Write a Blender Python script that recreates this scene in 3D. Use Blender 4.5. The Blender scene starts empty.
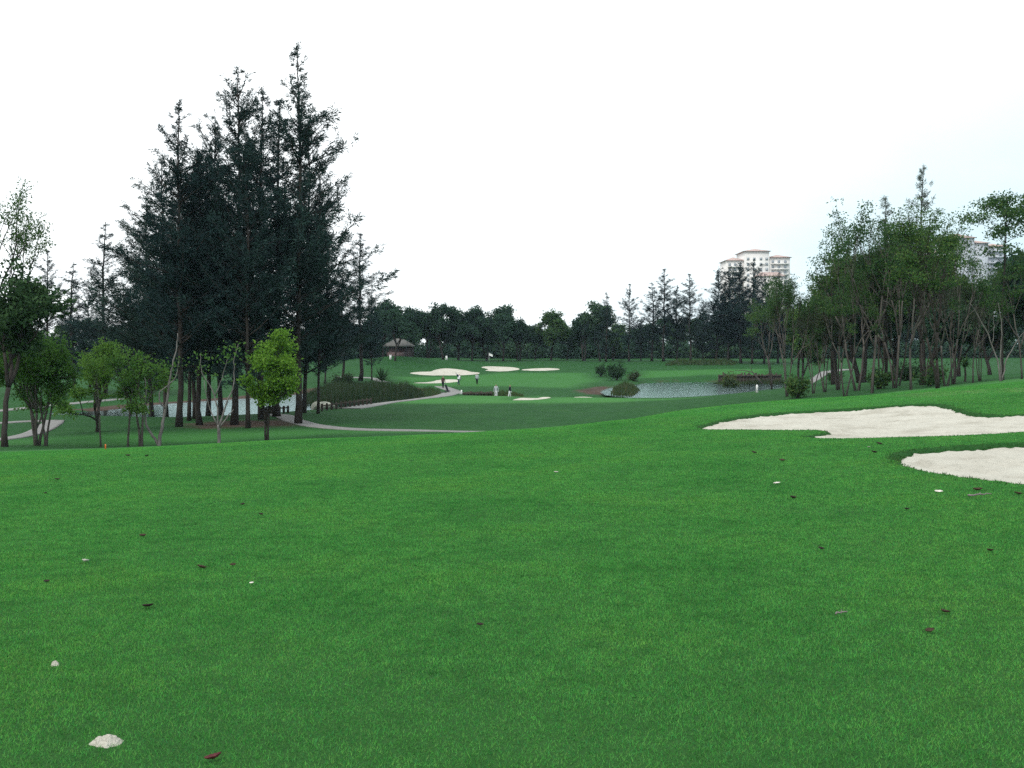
import bpy, bmesh, math, random
import numpy as np
from mathutils import Vector, Matrix

# ------------------------------------------------------------------ camera, light, exposure
SC = bpy.context.scene
COL = SC.collection
F, HZ, EYE = 1000.0, 350.0, 1.6          # focal length in pixels, horizon row, eye height

cam_data = bpy.data.cameras.new("camera")
cam_data.sensor_width = 36.0
cam_data.lens = 36.0 * F / 1024.0
cam_data.shift_y = -(384.0 - HZ) / 1024.0
cam_data.clip_start, cam_data.clip_end = 0.1, 9000.0
cam = bpy.data.objects.new("camera", cam_data)
COL.objects.link(cam)
cam.location = (0, 0, EYE)
cam.rotation_euler = (math.pi / 2, 0, 0)
SC.camera = cam

SUN_EL, SUN_AZ = math.radians(52), math.radians(215)     # azimuth clockwise from +Y
sun_data = bpy.data.lights.new("sun", 'SUN')
sun_data.energy = 1.1
sun_data.angle = math.radians(12)
sun_data.color = (1.0, 0.97, 0.92)
sun = bpy.data.objects.new("sun", sun_data)
COL.objects.link(sun)
sdir = Vector((math.sin(SUN_AZ) * math.cos(SUN_EL), math.cos(SUN_AZ) * math.cos(SUN_EL), math.sin(SUN_EL)))
sun.rotation_euler = (-sdir).to_track_quat('-Z', 'Y').to_euler()
sun.location = sdir * 300

W = bpy.data.worlds.new("World")
SC.world = W
W.use_nodes = True
nt = W.node_tree
nt.nodes.clear()
out = nt.nodes.new('ShaderNodeOutputWorld')
bg = nt.nodes.new('ShaderNodeBackground')
bg.inputs['Strength'].default_value = 0.12
sky = nt.nodes.new('ShaderNodeTexSky')
sky.sky_type = 'NISHITA'
sky.sun_disc = False
sky.sun_elevation = SUN_EL
sky.sun_rotation = SUN_AZ
sky.air_density = 1.0
sky.dust_density = 2.0
tc = nt.nodes.new('ShaderNodeTexCoord')
mp = nt.nodes.new('ShaderNodeMapping')
mp.inputs['Scale'].default_value = (1.0, 1.0, 2.6)
nz = nt.nodes.new('ShaderNodeTexNoise')
nz.inputs['Scale'].default_value = 2.2
nz.inputs['Detail'].default_value = 5.0
nz.inputs['Roughness'].default_value = 0.5
rmp = nt.nodes.new('ShaderNodeMapRange')
rmp.inputs['From Min'].default_value = 0.30
rmp.inputs['From Max'].default_value = 0.62
rmp.inputs['To Min'].default_value = 0.78
rmp.inputs['To Max'].default_value = 1.0
mx = nt.nodes.new('ShaderNodeMix')
mx.data_type = 'RGBA'
mx.inputs['B'].default_value = (9.6, 10.0, 10.1, 1)        # bright cloud cover
nt.links.new(tc.outputs['Generated'], mp.inputs['Vector'])
nt.links.new(mp.outputs['Vector'], nz.inputs['Vector'])
nt.links.new(nz.outputs['Fac'], rmp.inputs['Value'])
nt.links.new(rmp.outputs['Result'], mx.inputs['Factor'])
nt.links.new(sky.outputs['Color'], mx.inputs['A'])
sx = nt.nodes.new('ShaderNodeSeparateXYZ')
nt.links.new(tc.outputs['Generated'], sx.inputs[0])
def wm(op, a, b):
    n = nt.nodes.new('ShaderNodeMath'); n.operation = op
    for i, q in enumerate((a, b)):
        if isinstance(q, (int, float)): n.inputs[i].default_value = q
        else: nt.links.new(q, n.inputs[i])
    return n.outputs[0]
thin = wm('ADD', wm('ADD', wm('MULTIPLY', sx.outputs['X'], 1.1), wm('MULTIPLY', sx.outputs['Z'], -1.3)), wm('MULTIPLY', nz.outputs['Fac'], .9))
tr_ = nt.nodes.new('ShaderNodeMapRange')
tr_.interpolation_type = 'SMOOTHSTEP'
tr_.inputs['From Min'].default_value = .12
tr_.inputs['From Max'].default_value = .92
nt.links.new(thin, tr_.inputs['Value'])
mx2 = nt.nodes.new('ShaderNodeMix'); mx2.data_type = 'RGBA'
mx2.inputs['B'].default_value = (5.4, 6.9, 7.4, 1)       # thinner cloud low in the sky
nt.links.new(tr_.outputs['Result'], mx2.inputs['Factor'])
nt.links.new(mx.outputs['Result'], mx2.inputs['A'])
nt.links.new(mx2.outputs['Result'], bg.inputs['Color'])
nt.links.new(bg.outputs['Background'], out.inputs['Surface'])

SC.view_settings.view_transform = 'Standard'
SC.view_settings.look = 'None'
SC.view_settings.exposure = 0.35
SC.view_settings.gamma = 1.0
SC.view_settings.use_curve_mapping = False
SC.cycles.max_bounces = 6
SC.cycles.diffuse_bounces = 3
SC.cycles.transmission_bounces = 3
SC.cycles.volume_bounces = 0
SC.cycles.use_denoising = False
SC.cycles.denoiser = 'OPENIMAGEDENOISE'

# ------------------------------------------------------------------ materials
def mat(name, rough=0.85, spec=0.2):
    m = bpy.data.materials.new(name)
    m.use_nodes = True
    b = m.node_tree.nodes['Principled BSDF']
    b.inputs['Roughness'].default_value = rough
    b.inputs['Specular IOR Level'].default_value = spec
    return m, m.node_tree, b

def ramp(t, fac, stops):
    r = t.nodes.new('ShaderNodeValToRGB')
    while len(r.color_ramp.elements) < len(stops):
        r.color_ramp.elements.new(0.5)
    for e, (p, c) in zip(r.color_ramp.elements, stops):
        e.position = p
        e.color = (*c, 1)
    t.links.new(fac, r.inputs['Fac'])
    return r.outputs['Color']

def noise(t, scale, detail=4, rough=0.55, stretch=None, coord='Object'):
    c = t.nodes.new('ShaderNodeTexCoord')
    v = c.outputs[coord]
    if stretch:
        mpn = t.nodes.new('ShaderNodeMapping')
        mpn.inputs['Scale'].default_value = stretch
        t.links.new(v, mpn.inputs['Vector'])
        v = mpn.outputs['Vector']
    n = t.nodes.new('ShaderNodeTexNoise')
    n.inputs['Scale'].default_value = scale
    n.inputs['Detail'].default_value = detail
    n.inputs['Roughness'].default_value = rough
    t.links.new(v, n.inputs['Vector'])
    return n.outputs['Fac']

def mixc(t, fac, a, b, mode='MIX'):
    m = t.nodes.new('ShaderNodeMix')
    m.data_type = 'RGBA'
    m.blend_type = mode
    for sock, val in ((m.inputs['Factor'], fac), (m.inputs['A'], a), (m.inputs['B'], b)):
        if isinstance(val, (int, float)):
            sock.default_value = val
        elif isinstance(val, tuple):
            sock.default_value = (*val, 1)
        else:
            t.links.new(val, sock)
    return m.outputs['Result']

def bump(t, b, h, strength, dist):
    n = t.nodes.new('ShaderNodeBump')
    n.inputs['Strength'].default_value = strength
    n.inputs['Distance'].default_value = dist
    t.links.new(h, n.inputs['Height'])
    t.links.new(n.outputs['Normal'], b.inputs['Normal'])

def simple(name, c1, c2, scale=3.0, rough=0.85, spec=0.2, stretch=None, bmp=0.0, bd=0.02):
    m, t, b = mat(name, rough, spec)
    n = noise(t, scale, 5, 0.6, stretch)
    t.links.new(ramp(t, n, [(0.3, c1), (0.7, c2)]), b.inputs['Base Color'])
    if bmp:
        bump(t, b, n, bmp, bd)
    return m

def leaf_mat(name, cols, trans=0.3):
    m = bpy.data.materials.new(name)
    m.use_nodes = True
    t = m.node_tree
    t.nodes.clear()
    o = t.nodes.new('ShaderNodeOutputMaterial')
    g = t.nodes.new('ShaderNodeNewGeometry')
    k = len(cols)
    c = ramp(t, g.outputs['Random Per Island'], [(i / max(1, k - 1), x) for i, x in enumerate(cols)])
    oi = t.nodes.new('ShaderNodeObjectInfo')
    c = mixc(t, 1.0, c, ramp(t, oi.outputs['Random'], [(0, (.78, .82, .86)), (.5, (1, 1, 1)), (1, (1.3, 1.2, 1.05))]), 'MULTIPLY')
    d = t.nodes.new('ShaderNodeBsdfDiffuse')
    tr = t.nodes.new('ShaderNodeBsdfTranslucent')
    s = t.nodes.new('ShaderNodeMixShader')
    s.inputs[0].default_value = trans
    t.links.new(c, d.inputs['Color'])
    t.links.new(c, tr.inputs['Color'])
    t.links.new(d.outputs[0], s.inputs[1])
    t.links.new(tr.outputs[0], s.inputs[2])
    t.links.new(s.outputs[0], o.inputs['Surface'])
    return m

M = {}
M['casuarina'] = leaf_mat('casuarina_needles', [(.017, .038, .037), (.024, .050, .046), (.034, .062, .052), (.023, .047, .050)], .15)
M['far_leaf'] = leaf_mat('far_foliage', [(.026, .062, .042), (.038, .080, .050), (.056, .108, .054)], .28)
M['dark_leaf'] = leaf_mat('dark_foliage', [(.02, .05, .025), (.03, .065, .03), (.045, .09, .04)], .25)
M['young_leaf'] = leaf_mat('young_foliage', [(.055, .14, .035), (.09, .20, .04), (.125, .24, .055), (.07, .16, .04)], .5)
M['bright_leaf'] = leaf_mat('bright_foliage', [(.08, .19, .03), (.13, .27, .035), (.17, .31, .05), (.10, .22, .03)], .45)
M['mid_leaf'] = leaf_mat('mid_foliage', [(.026, .07, .034), (.045, .105, .040), (.075, .15, .046), (.10, .155, .05)], .4)
M['grey_leaf'] = leaf_mat('greyish_foliage', [(.04, .06, .04), (.07, .09, .06), (.09, .12, .06)], .3)
M['reed'] = leaf_mat('reed_blades', [(.025, .055, .025), (.04, .075, .03), (.07, .08, .045), (.035, .07, .035)], .25)
M['scrub'] = leaf_mat('scrub_blades', [(.04, .09, .035), (.06, .11, .04), (.09, .10, .05)], .3)
M['bark_dark'] = simple('bark_dark', (.025, .022, .02), (.06, .052, .045), 5, .95, .1, (1, 1, .25), .5, .03)
M['bark_mid'] = simple('bark_mid', (.05, .045, .04), (.13, .115, .10), 6, .95, .1, (1, 1, .3), .5, .02)
M['bark_slim'] = simple('bark_slender', (.035, .03, .028), (.15, .135, .12), 2.2, .95, .1, (1, 1, .25), .5, .02)
M['bark_pale'] = simple('bark_pale', (.085, .08, .075), (.23, .215, .20), 5, .95, .1, (1, 1, .4), .4, .02)
M['concrete'] = simple('path_concrete', (.17, .17, .165), (.25, .245, .235), 1.2, .9, .2)
M['timber'] = simple('weathered_timber', (.03, .026, .022), (.085, .07, .055), 4, .9, .15, (1, 1, .15), .4, .02)
M['boulder'] = simple('pale_boulder', (.30, .31, .26), (.52, .52, .42), 2.5, .9, .2, None, .6, .05)
M['white'] = simple('white_paint', (.72, .72, .70), (.82, .82, .80), 8, .6, .3)
M['roof_tile'] = simple('hazed_terracotta', (.44, .32, .29), (.52, .40, .36), .6, .85, .2)  # terracotta paled to paint in distance haze
M['render_wall'] = simple('hazed_cream_render', (.74, .71, .68), (.82, .79, .76), .15, .9, .2)  # cream walls, colour lifted to add haze
M['render_blue'] = simple('grey_render', (.42, .44, .48), (.52, .54, .58), .15, .9, .2)
M['glass'] = simple('hazed_window', (.28, .31, .34), (.36, .39, .42), .3, .25, .5)  # window glass lightened, haze put into its colour
M['hut_roof'] = simple('hut_roof', (.09, .09, .085), (.15, .145, .135), 1.5, .9, .2)
M['hut_wall'] = simple('hut_brick', (.12, .085, .085), (.17, .12, .12), 3, .9, .2)
M['dry_leaf'] = simple('dry_leaf', (.03, .02, .014), (.085, .052, .034), 60, .8, .2)
M['dark_clod'] = simple('dark_leaf_litter', (.018, .012, .012), (.05, .03, .028), 60, .8, .2)
M['grey_twig'] = simple('grey_twig', (.14, .11, .12), (.24, .2, .2), 50, .9, .2)
M['pale_scrap'] = simple('pale_scrap', (.55, .5, .45), (.75, .72, .66), 40, .8, .2)
M['red_leaf'] = simple('red_leaf', (.07, .012, .014), (.13, .03, .03), 50, .6, .3)
M['skin'] = simple('skin', (.35, .2, .14), (.42, .25, .18), 8, .6, .3)
M['hair'] = simple('hair', (.01, .009, .008), (.03, .025, .02), 20, .6, .3)
M['cloth_white'] = simple('white_cloth', (.68, .70, .72), (.78, .79, .8), 12, .9, .1)
M['cloth_black'] = simple('black_cloth', (.012, .013, .018), (.025, .027, .035), 12, .9, .1)
M['cloth_navy'] = simple('navy_cloth', (.02, .03, .07), (.035, .045, .10), 12, .9, .1)
M['cloth_grey'] = simple('grey_cloth', (.35, .38, .40), (.45, .48, .5), 12, .9, .1)
M['cloth_brown'] = simple('brown_cloth', (.06, .03, .03), (.10, .05, .05), 12, .9, .1)
M['metal'] = simple('dull_metal', (.2, .2, .21), (.3, .3, .31), 20, .4, .5)

# sand
m, t, b = mat('bunker_sand', .95, .1)
c = ramp(t, noise(t, .9, 6, .62), [(0.3, (.37, .345, .28)), (0.5, (.52, .495, .42)), (0.72, (.59, .57, .49))])
c = mixc(t, .15, c, ramp(t, noise(t, 40, 4, .7), [(.3, (.30, .29, .25)), (.7, (.60, .59, .54))]))
t.links.new(c, b.inputs['Base Color'])
bump(t, b, noise(t, 6, 6, .7), .9, .09)
M['sand'] = m

# water
def water(name, ripple):
    m = bpy.data.materials.new(name); m.use_nodes = True
    t = m.node_tree; t.nodes.clear()
    o = t.nodes.new('ShaderNodeOutputMaterial')
    d = t.nodes.new('ShaderNodeBsdfDiffuse'); d.inputs['Color'].default_value = (.012, .022, .018, 1)
    g = t.nodes.new('ShaderNodeBsdfGlossy'); g.inputs['Color'].default_value = (.72, .90, .92, 1); g.inputs['Roughness'].default_value = .05
    f = t.nodes.new('ShaderNodeFresnel'); f.inputs['IOR'].default_value = 1.33
    bp = t.nodes.new('ShaderNodeBump'); bp.inputs['Strength'].default_value = 1.0; bp.inputs['Distance'].default_value = ripple
    t.links.new(noise(t, 1.0, 2, .5, (3.0, 16.0, 1)), bp.inputs['Height'])
    t.links.new(bp.outputs['Normal'], g.inputs['Normal'])
    s_ = t.nodes.new('ShaderNodeMixShader')
    t.links.new(f.outputs[0], s_.inputs[0]); t.links.new(d.outputs[0], s_.inputs[1]); t.links.new(g.outputs[0], s_.inputs[2])
    t.links.new(s_.outputs[0], o.inputs['Surface'])
    return m
M['water_calm'] = water('calm_pond_water', .007)
M['water_breezy'] = water('breezy_pond_water', .022)

# ground: mown grass / rough / soil / needle litter, placed by mask; rough and litter also paint in shade
m, t, b = mat('grass_ground', .95, .08)
def attr(n):
    a = t.nodes.new('ShaderNodeAttribute')
    a.attribute_name = n
    return a.outputs['Fac']
fine = noise(t, 38, 3, .7)
med = noise(t, 2.2, 5, .6)
big = noise(t, .22, 4, .55)
fair = ramp(t, big, [(.3, (.036, .155, .036)), (.55, (.046, .185, .040)), (.72, (.062, .20, .042))])
fair = mixc(t, .35, fair, ramp(t, med, [(.3, (.034, .135, .032)), (.7, (.066, .20, .044))]))
fair = mixc(t, .40, fair, ramp(t, fine, [(.28, (.024, .10, .024)), (.72, (.072, .22, .05))]))
rough = ramp(t, noise(t, .35, 5, .6), [(.3, (.011, .052, .015)), (.55, (.017, .075, .019)), (.75, (.032, .092, .022))])  # longer grass, its colour darkened to paint in the middle band's shade
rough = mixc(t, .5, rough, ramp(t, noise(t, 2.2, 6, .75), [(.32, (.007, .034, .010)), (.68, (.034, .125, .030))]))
soil = ramp(t, noise(t, .8, 6, .65), [(.3, (.040, .028, .022)), (.7, (.095, .066, .050))])
dry = ramp(t, noise(t, 1.1, 6, .7, (.5, 1, 1)), [(.35, (.055, .16, .042)), (.5, (.13, .16, .07)), (.62, (.27, .22, .16))])
def broken(mask, sc, wdt=.35):
    a = t.nodes.new('ShaderNodeMath'); a.operation = 'SUBTRACT'
    n = noise(t, sc, 5, .65)
    t.links.new(mask, a.inputs[0]); t.links.new(n, a.inputs[1])
    r = t.nodes.new('ShaderNodeMapRange')
    r.inputs['From Min'].default_value = -.12
    r.inputs['From Max'].default_value = wdt - .12
    t.links.new(a.outputs[0], r.inputs['Value'])
    return r.outputs['Result']
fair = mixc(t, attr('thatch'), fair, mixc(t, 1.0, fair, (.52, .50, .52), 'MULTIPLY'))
col = mixc(t, attr('rough'), fair, rough)  # this mask carries both the long grass and the painted shade
col = mixc(t, broken(attr('dry'), .9), col, dry)
col = mixc(t, broken(attr('soil'), .7), col, soil)
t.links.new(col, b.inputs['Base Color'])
bump(t, b, fine, .5, .03)
M['ground'] = m
M['blade'] = leaf_mat('grass_blades', [(.032, .145, .036), (.062, .30, .056), (.090, .37, .068), (.140, .40, .085), (.048, .27, .080), (.155, .33, .080), (.038, .195, .044)], .4)
t = M['blade'].node_tree
rp = [n for n in t.nodes if n.type == 'VALTORGB' and n.inputs['Fac'].links[0].from_node.type == 'NEW_GEOMETRY'][0]
pv_ = ramp(t, noise(t, .5, 5, .6), [(.3, (.70, .80, .80)), (.5, (1, 1, 1)), (.68, (1.22, 1.06, .95))])
pv_ = mixc(t, 1.0, pv_, ramp(t, noise(t, 5, 4, .65), [(.32, (.74, .76, .80)), (.5, (1, 1, 1)), (.66, (1.2, 1.16, 1.15))]), 'MULTIPLY')
pc = mixc(t, 1.0, rp.outputs['Color'], pv_, 'MULTIPLY')
for n in t.nodes:
    if n.type in ('BSDF_DIFFUSE', 'BSDF_TRANSLUCENT'):
        t.links.new(pc, n.inputs['Color'])
M['lip_blade'] = leaf_mat('lip_grass', [(.025, .085, .025), (.04, .12, .03), (.075, .13, .045)], .3)

# ------------------------------------------------------------------ mesh + tagging helpers
def mesh_np(name, V, Fs, material=None, parent=None, smooth=False):
    """V (n,3); Fs: one (m,k) array or a list of such arrays."""
    if not isinstance(Fs, list):
        Fs = [Fs]
    Fs = [np.asarray(f, dtype=np.int32) for f in Fs if len(f)]
    V = np.asarray(V, dtype=np.float32)
    me = bpy.data.meshes.new(name)
    me.vertices.add(len(V))
    me.vertices.foreach_set('co', V.ravel())
    loops = np.concatenate([f.ravel() for f in Fs])
    tot = np.concatenate([np.full(len(f), f.shape[1], dtype=np.int32) for f in Fs])
    start = np.concatenate([[0], np.cumsum(tot)[:-1]]).astype(np.int32)
    me.loops.add(len(loops))
    me.loops.foreach_set('vertex_index', loops)
    me.polygons.add(len(tot))
    me.polygons.foreach_set('loop_start', start)
    me.polygons.foreach_set('loop_total', tot)
    me.update(calc_edges=True)
    if smooth:
        me.polygons.foreach_set('use_smooth', np.ones(len(tot), dtype=bool))
    if material is not None:
        me.materials.append(material)
    o = bpy.data.objects.new(name, me)
    COL.objects.link(o)
    if parent is not None:
        o.parent = parent
    return o

def tag(o, label=None, cat=None, group=None, kind=None):
    if label: o['label'] = label
    if cat: o['category'] = cat
    if group: o['group'] = group
    if kind: o['kind'] = kind
    return o

def empty(name, loc, rz=0.0):
    o = bpy.data.objects.new(name, None)
    COL.objects.link(o)
    o.location = loc
    o.rotation_euler = (0, 0, rz)
    o.empty_display_size = .3
    return o

def copy_tree(o, parent=None):
    c = o.copy()
    COL.objects.link(c)
    if parent is not None:
        c.parent = parent
    for ch in list(o.children):
        copy_tree(ch, c)
    return c

class MB:
    def __init__(s):
        s.V, s.F, s.n = [], {}, 0
    def add(s, V, Fs):
        V = np.asarray(V, dtype=float)
        if not isinstance(Fs, list): Fs = [Fs]
        if not np.ndim(Fs[0]) == 2: Fs = [np.asarray(Fs)]
        for f in Fs:
            f = np.asarray(f, dtype=int)
            s.F.setdefault(f.shape[1], []).append(f + s.n)
        s.V.append(V)
        s.n += len(V)
    def box(s, x0, x1, y0, y1, z0, z1):
        V = [(x, y, z) for z in (z0, z1) for y in (y0, y1) for x in (x0, x1)]
        s.add(V, [[0, 2, 3, 1], [4, 5, 7, 6], [0, 1, 5, 4], [2, 6, 7, 3], [0, 4, 6, 2], [1, 3, 7, 5]])
    def tube(s, P, R, k=6, cap=True):
        P = np.asarray(P, dtype=float); R = np.asarray(R, dtype=float)
        n = len(P)
        T = np.gradient(P, axis=0)
        T /= np.linalg.norm(T, axis=1)[:, None] + 1e-9
        up = np.tile([0.0, 1.0, 0.0], (n, 1))
        flip = np.abs(T[:, 1]) > .9
        up[flip] = [1, 0, 0]
        A = np.cross(T, up); A /= np.linalg.norm(A, axis=1)[:, None] + 1e-9
        B = np.cross(T, A)
        a = np.linspace(0, 2 * np.pi, k, endpoint=False)
        V = P[:, None, :] + R[:, None, None] * (np.cos(a)[None, :, None] * A[:, None, :] + np.sin(a)[None, :, None] * B[:, None, :])
        V = V.reshape(-1, 3)
        i = np.arange(n - 1)[:, None] * k; j = np.arange(k)[None, :]; j2 = (j + 1) % k
        Q = np.stack([i + j, i + j2, i + k + j2, i + k + j], -1).reshape(-1, 4)
        fs = [Q]
        if cap:
            V = np.vstack([V, P[:1], P[-1:]])
            c0, c1 = n * k, n * k + 1
            jj = np.arange(k); jn = (jj + 1) % k
            fs.append(np.stack([np.full(k, c0), jn, jj], -1))
            fs.append(np.stack([np.full(k, c1), (n - 1) * k + jj, (n - 1) * k + jn], -1))
        s.add(V, fs)
    def hip(s, x0, x1, y0, y1, z0, z1, over=.0, ridge=.35):
        x0 -= over; x1 += over; y0 -= over; y1 += over
        cx, cy = (x0 + x1) / 2, (y0 + y1) / 2
        lx, ly = x1 - x0, y1 - y0
        if lx >= ly: r = [(cx - lx * ridge / 2, cy, z1), (cx + lx * ridge / 2, cy, z1)]
        else: r = [(cx, cy - ly * ridge / 2, z1), (cx, cy + ly * ridge / 2, z1)]
        th = .25
        V = [(x0, y0, z0), (x1, y0, z0), (x1, y1, z0), (x0, y1, z0)] + r + [(x0, y0, z0 - th), (x1, y0, z0 - th), (x1, y1, z0 - th), (x0, y1, z0 - th)]
        Q = [[6, 7, 1, 0], [7, 8, 2, 1], [8, 9, 3, 2], [9, 6, 0, 3], [6, 9, 8, 7]]
        if lx >= ly:
            Q += [[0, 1, 5, 4], [2, 3, 4, 5]]; T = [[1, 2, 5], [3, 0, 4]]
        else:
            Q += [[1, 2, 5, 4], [3, 0, 4, 5]]; T = [[0, 1, 4], [2, 3, 5]]
        s.add(V, [Q, T])
    def build(s, name, material, parent=None, smooth=False):
        return mesh_np(name, np.vstack(s.V), [np.vstack(f) for f in s.F.values()], material, parent, smooth)

def sdf(px, py, poly):
    """signed distance (negative inside) of points to a closed polygon"""
    poly = np.asarray(poly, dtype=float)
    d = np.full(px.shape, 1e9); inside = np.zeros(px.shape, dtype=bool)
    n = len(poly)
    for i in range(n):
        ax, ay = poly[i]; bx, by = poly[(i + 1) % n]
        ex, ey = bx - ax, by - ay
        tt = np.clip(((px - ax) * ex + (py - ay) * ey) / (ex * ex + ey * ey + 1e-12), 0, 1)
        d = np.minimum(d, np.hypot(px - ax - tt * ex, py - ay - tt * ey))
        if ay != by:
            c = ((ay > py) != (by > py)) & (px < (bx - ax) * (py - ay) / (by - ay) + ax)
            inside ^= c
    return np.where(inside, -d, d)

def smooth_poly(pts, it=2):
    pts = np.asarray(pts, dtype=float)
    for _ in range(it):
        nx = np.roll(pts, -1, axis=0)
        pts = np.stack([pts * .75 + nx * .25, pts * .25 + nx * .75], 1).reshape(-1, 2)
    return pts

def sstep(a, b_, x):
    k = np.clip((x - a) / (b_ - a), 0, 1)
    return k * k * (3 - 2 * k)

# ------------------------------------------------------------------ the lie of the land
def W3(u, v, d): return ((u - 512) / F * d, d, EYE - (v - HZ) / F * d)
ctrl = [(0, -12, .15), (-15, -12, -.1), (15, -12, .3), (0, 0, 0), (-4, 3, -.02), (4, 3, .05), (0, 6, -.05), (-5, 8, -.16), (5, 8, .04), (0, 11, -.14),
        (-8, 13, -.4), (7, 13, .05), (-25, 5, -.5), (25, 5, .5), (12, 12, .2),
        (0, 17, -.34), (-8, 18, -.6), (4, 18, -.2), (10, 18, .03), (5, 23, -.33), (9, 23, -.15), (14, 23, .08)]
for u, v, d in [(-250, 460, 24), (0, 456, 24), (100, 450.5, 26), (200, 445, 27), (300, 440, 28), (400, 436.5, 28.5), (500, 432.5, 29), (560, 428, 30),
                (620, 420, 34), (680, 410.5, 42), (740, 405, 45), (800, 401, 47), (870, 396, 46), (930, 390.5, 44), (1024, 382.5, 42), (1200, 372, 42),
                (850, 409.5, 33), (950, 403, 32),
                (0, 451, 40), (200, 449, 40), (400, 445, 40), (520, 440, 42), (-150, 452, 48), (-20, 446, 48), (45, 447, 51), (155, 447, 52), (265, 442, 54),
                (350, 436, 56), (480, 431.5, 62), (560, 430, 63), (620, 424, 64), (100, 432, 60), (0, 436, 60), (-200, 436, 62), (200, 423, 69), (298, 425, 67), (-300, 420, 90),
                (400, 414, 80), (500, 413, 80), (600, 412, 80), (460, 398, 106), (540, 397.5, 107), (620, 398, 106), (400, 401, 100),
                (660, 405, 75), (700, 401, 75), (700, 397.5, 108), (760, 392.5, 100), (800, 397, 65), (780, 389.5, 84), (880, 392, 58), (950, 385.5, 58), (1010, 380.5, 57),
                (1200, 370, 60), (880, 382, 100), (1000, 375, 100), (1200, 366, 100), (840, 374, 150), (1000, 366, 180), (920, 369, 180),
                (60, 404, 98), (150, 400.5, 107), (60, 396, 115), (150, 394, 120), (-100, 404, 98), (-100, 395, 120), (60, 385, 140), (60, 376, 180), (200, 385, 140), (200, 373, 180), (-200, 374, 180),
                (300, 389, 128), (330, 374, 165), (350, 381, 148), (395, 356, 203), (370, 361, 196), (350, 363, 205), (440, 359.5, 212), (430, 368, 195), (400, 382, 160), (445, 386, 146),
                (500, 362.5, 221), (560, 361, 224), (530, 371, 193), (600, 361.5, 225), (620, 372, 188), (580, 384, 152), (500, 383, 158), (530, 398, 124), (500, 398.5, 124), (470, 394.5, 122), (516, 398.5, 126),
                (660, 361, 216), (720, 361, 216), (700, 368, 190), (690, 377, 172), (640, 379, 170), (760, 370.5, 172), (760, 363, 210), (830, 368, 190), (300, 362, 220), (200, 363, 225), (60, 364, 230)]:
    ctrl.append(W3(u, v, d))
for x in (-260, -160, -80, 0, 80, 160, 260):
    ctrl.append((x, 300, 0.0)); ctrl.append((x, 420, .4))
for y in (60, 130, 210):
    ctrl.append((-220, y, -2.4)); ctrl.append((220, y, .6))
C = np.array(ctrl)
SCL = 60.0
def tps_fit(P):
    n = len(P)
    X = P[:, :2] / SCL
    r2 = ((X[:, None] - X[None]) ** 2).sum(-1)
    K = .5 * r2 * np.log(r2 + 1e-12) + np.eye(n) * 2e-4
    A = np.zeros((n + 3, n + 3)); A[:n, :n] = K
    A[:n, n] = 1; A[:n, n + 1:] = X
    A[n:, :n] = A[:n, n:].T
    bb = np.zeros(n + 3); bb[:n] = P[:, 2]
    return X, np.linalg.solve(A, bb)
TX, TW = tps_fit(C)
def base_z(x, y):
    x = np.asarray(x, float); y = np.asarray(y, float)
    sh = np.broadcast(x, y).shape
    xf = np.broadcast_to(x, sh).ravel() / SCL; yf = np.broadcast_to(y, sh).ravel() / SCL
    z = TW[-3] + TW[-2] * xf + TW[-1] * yf
    n = len(TX)
    for i in range(n):
        r2 = (xf - TX[i, 0]) ** 2 + (yf - TX[i, 1]) ** 2
        z += TW[i] * .5 * r2 * np.log(r2 + 1e-12)
    X, Y = xf * SCL, yf * SCL
    far = np.maximum(sstep(240, 300, np.abs(X)), np.maximum(sstep(330, 430, Y), sstep(14, 60, -Y)))
    return (z * (1 - far) + .2 * far).reshape(sh)

_D = np.concatenate([np.arange(3, 60, .05), np.arange(60, 330, .25)])
def hit(u, v):
    """where the line of sight through (u,v) first meets the ground"""
    zz = base_z((u - 512) / F * _D, _D)
    ray = EYE - (v - HZ) / F * _D
    k = np.argmax(ray <= zz)
    if not (ray <= zz).any():
        k = len(_D) - 1
    return np.array([(u - 512) / F * _D[k], _D[k]])
def hits(pts): return np.array([hit(u, v) for u, v in pts])
WATER = -3.8
def onwater(pts): return np.array([((u - 512) / F * d, d) for u, d in ((u, (EYE - WATER) * F / (v - HZ)) for u, v in pts)])

BUNK = {
 'A': [(700, 427), (725, 421), (762, 414.5), (800, 411.5), (850, 409), (900, 406.3), (936, 405), (950, 408), (965, 413), (985, 416), (1030, 415), (1085, 413), (1085, 427), (1024, 431), (960, 434.5), (900, 436.5), (845, 439), (803, 438.2), (826, 434), (834, 431.5), (826, 429.3), (780, 429.8), (740, 429.2), (706, 429)],
 'B': [(896, 457.5), (905, 453), (930, 449.5), (960, 447.5), (1000, 445.5), (1024, 444.5), (1090, 443), (1160, 460), (1120, 489), (1060, 487.5), (1024, 483), (985, 478), (950, 474), (925, 469), (905, 463)],
}
BP = {k: smooth_poly(hits(v), 2) for k, v in BUNK.items()}
FARB = {
 'C': [(409, 372.4), (422, 371.3), (432, 371.2), (436, 369), (448, 367.6), (464, 369.6), (470, 371.4), (481, 372.4), (470, 374.6), (438, 375.2), (417, 374.4)],
 'D': [(479, 366.4), (497, 365.7), (516, 367), (520, 369.4), (501, 371.3), (484, 370.2), (492, 368.9)],
 'E': [(521, 368.6), (548, 367.4), (560, 368.3), (556, 370), (525, 370.6)],
 'G': [(413, 382.2), (434, 381.2), (439, 379.2), (457, 378.5), (457, 381.6), (438, 383.1), (416, 383.1)],
 'H': [(511, 399.6), (524, 397), (540, 396.2), (551, 396.2), (550, 398), (526, 400)],
 'I': [(571, 396.2), (585, 395.8), (598, 397.2), (584, 397.9)],
}
for k, v in FARB.items():
    BP[k] = smooth_poly(hits(v), 2)
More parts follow.
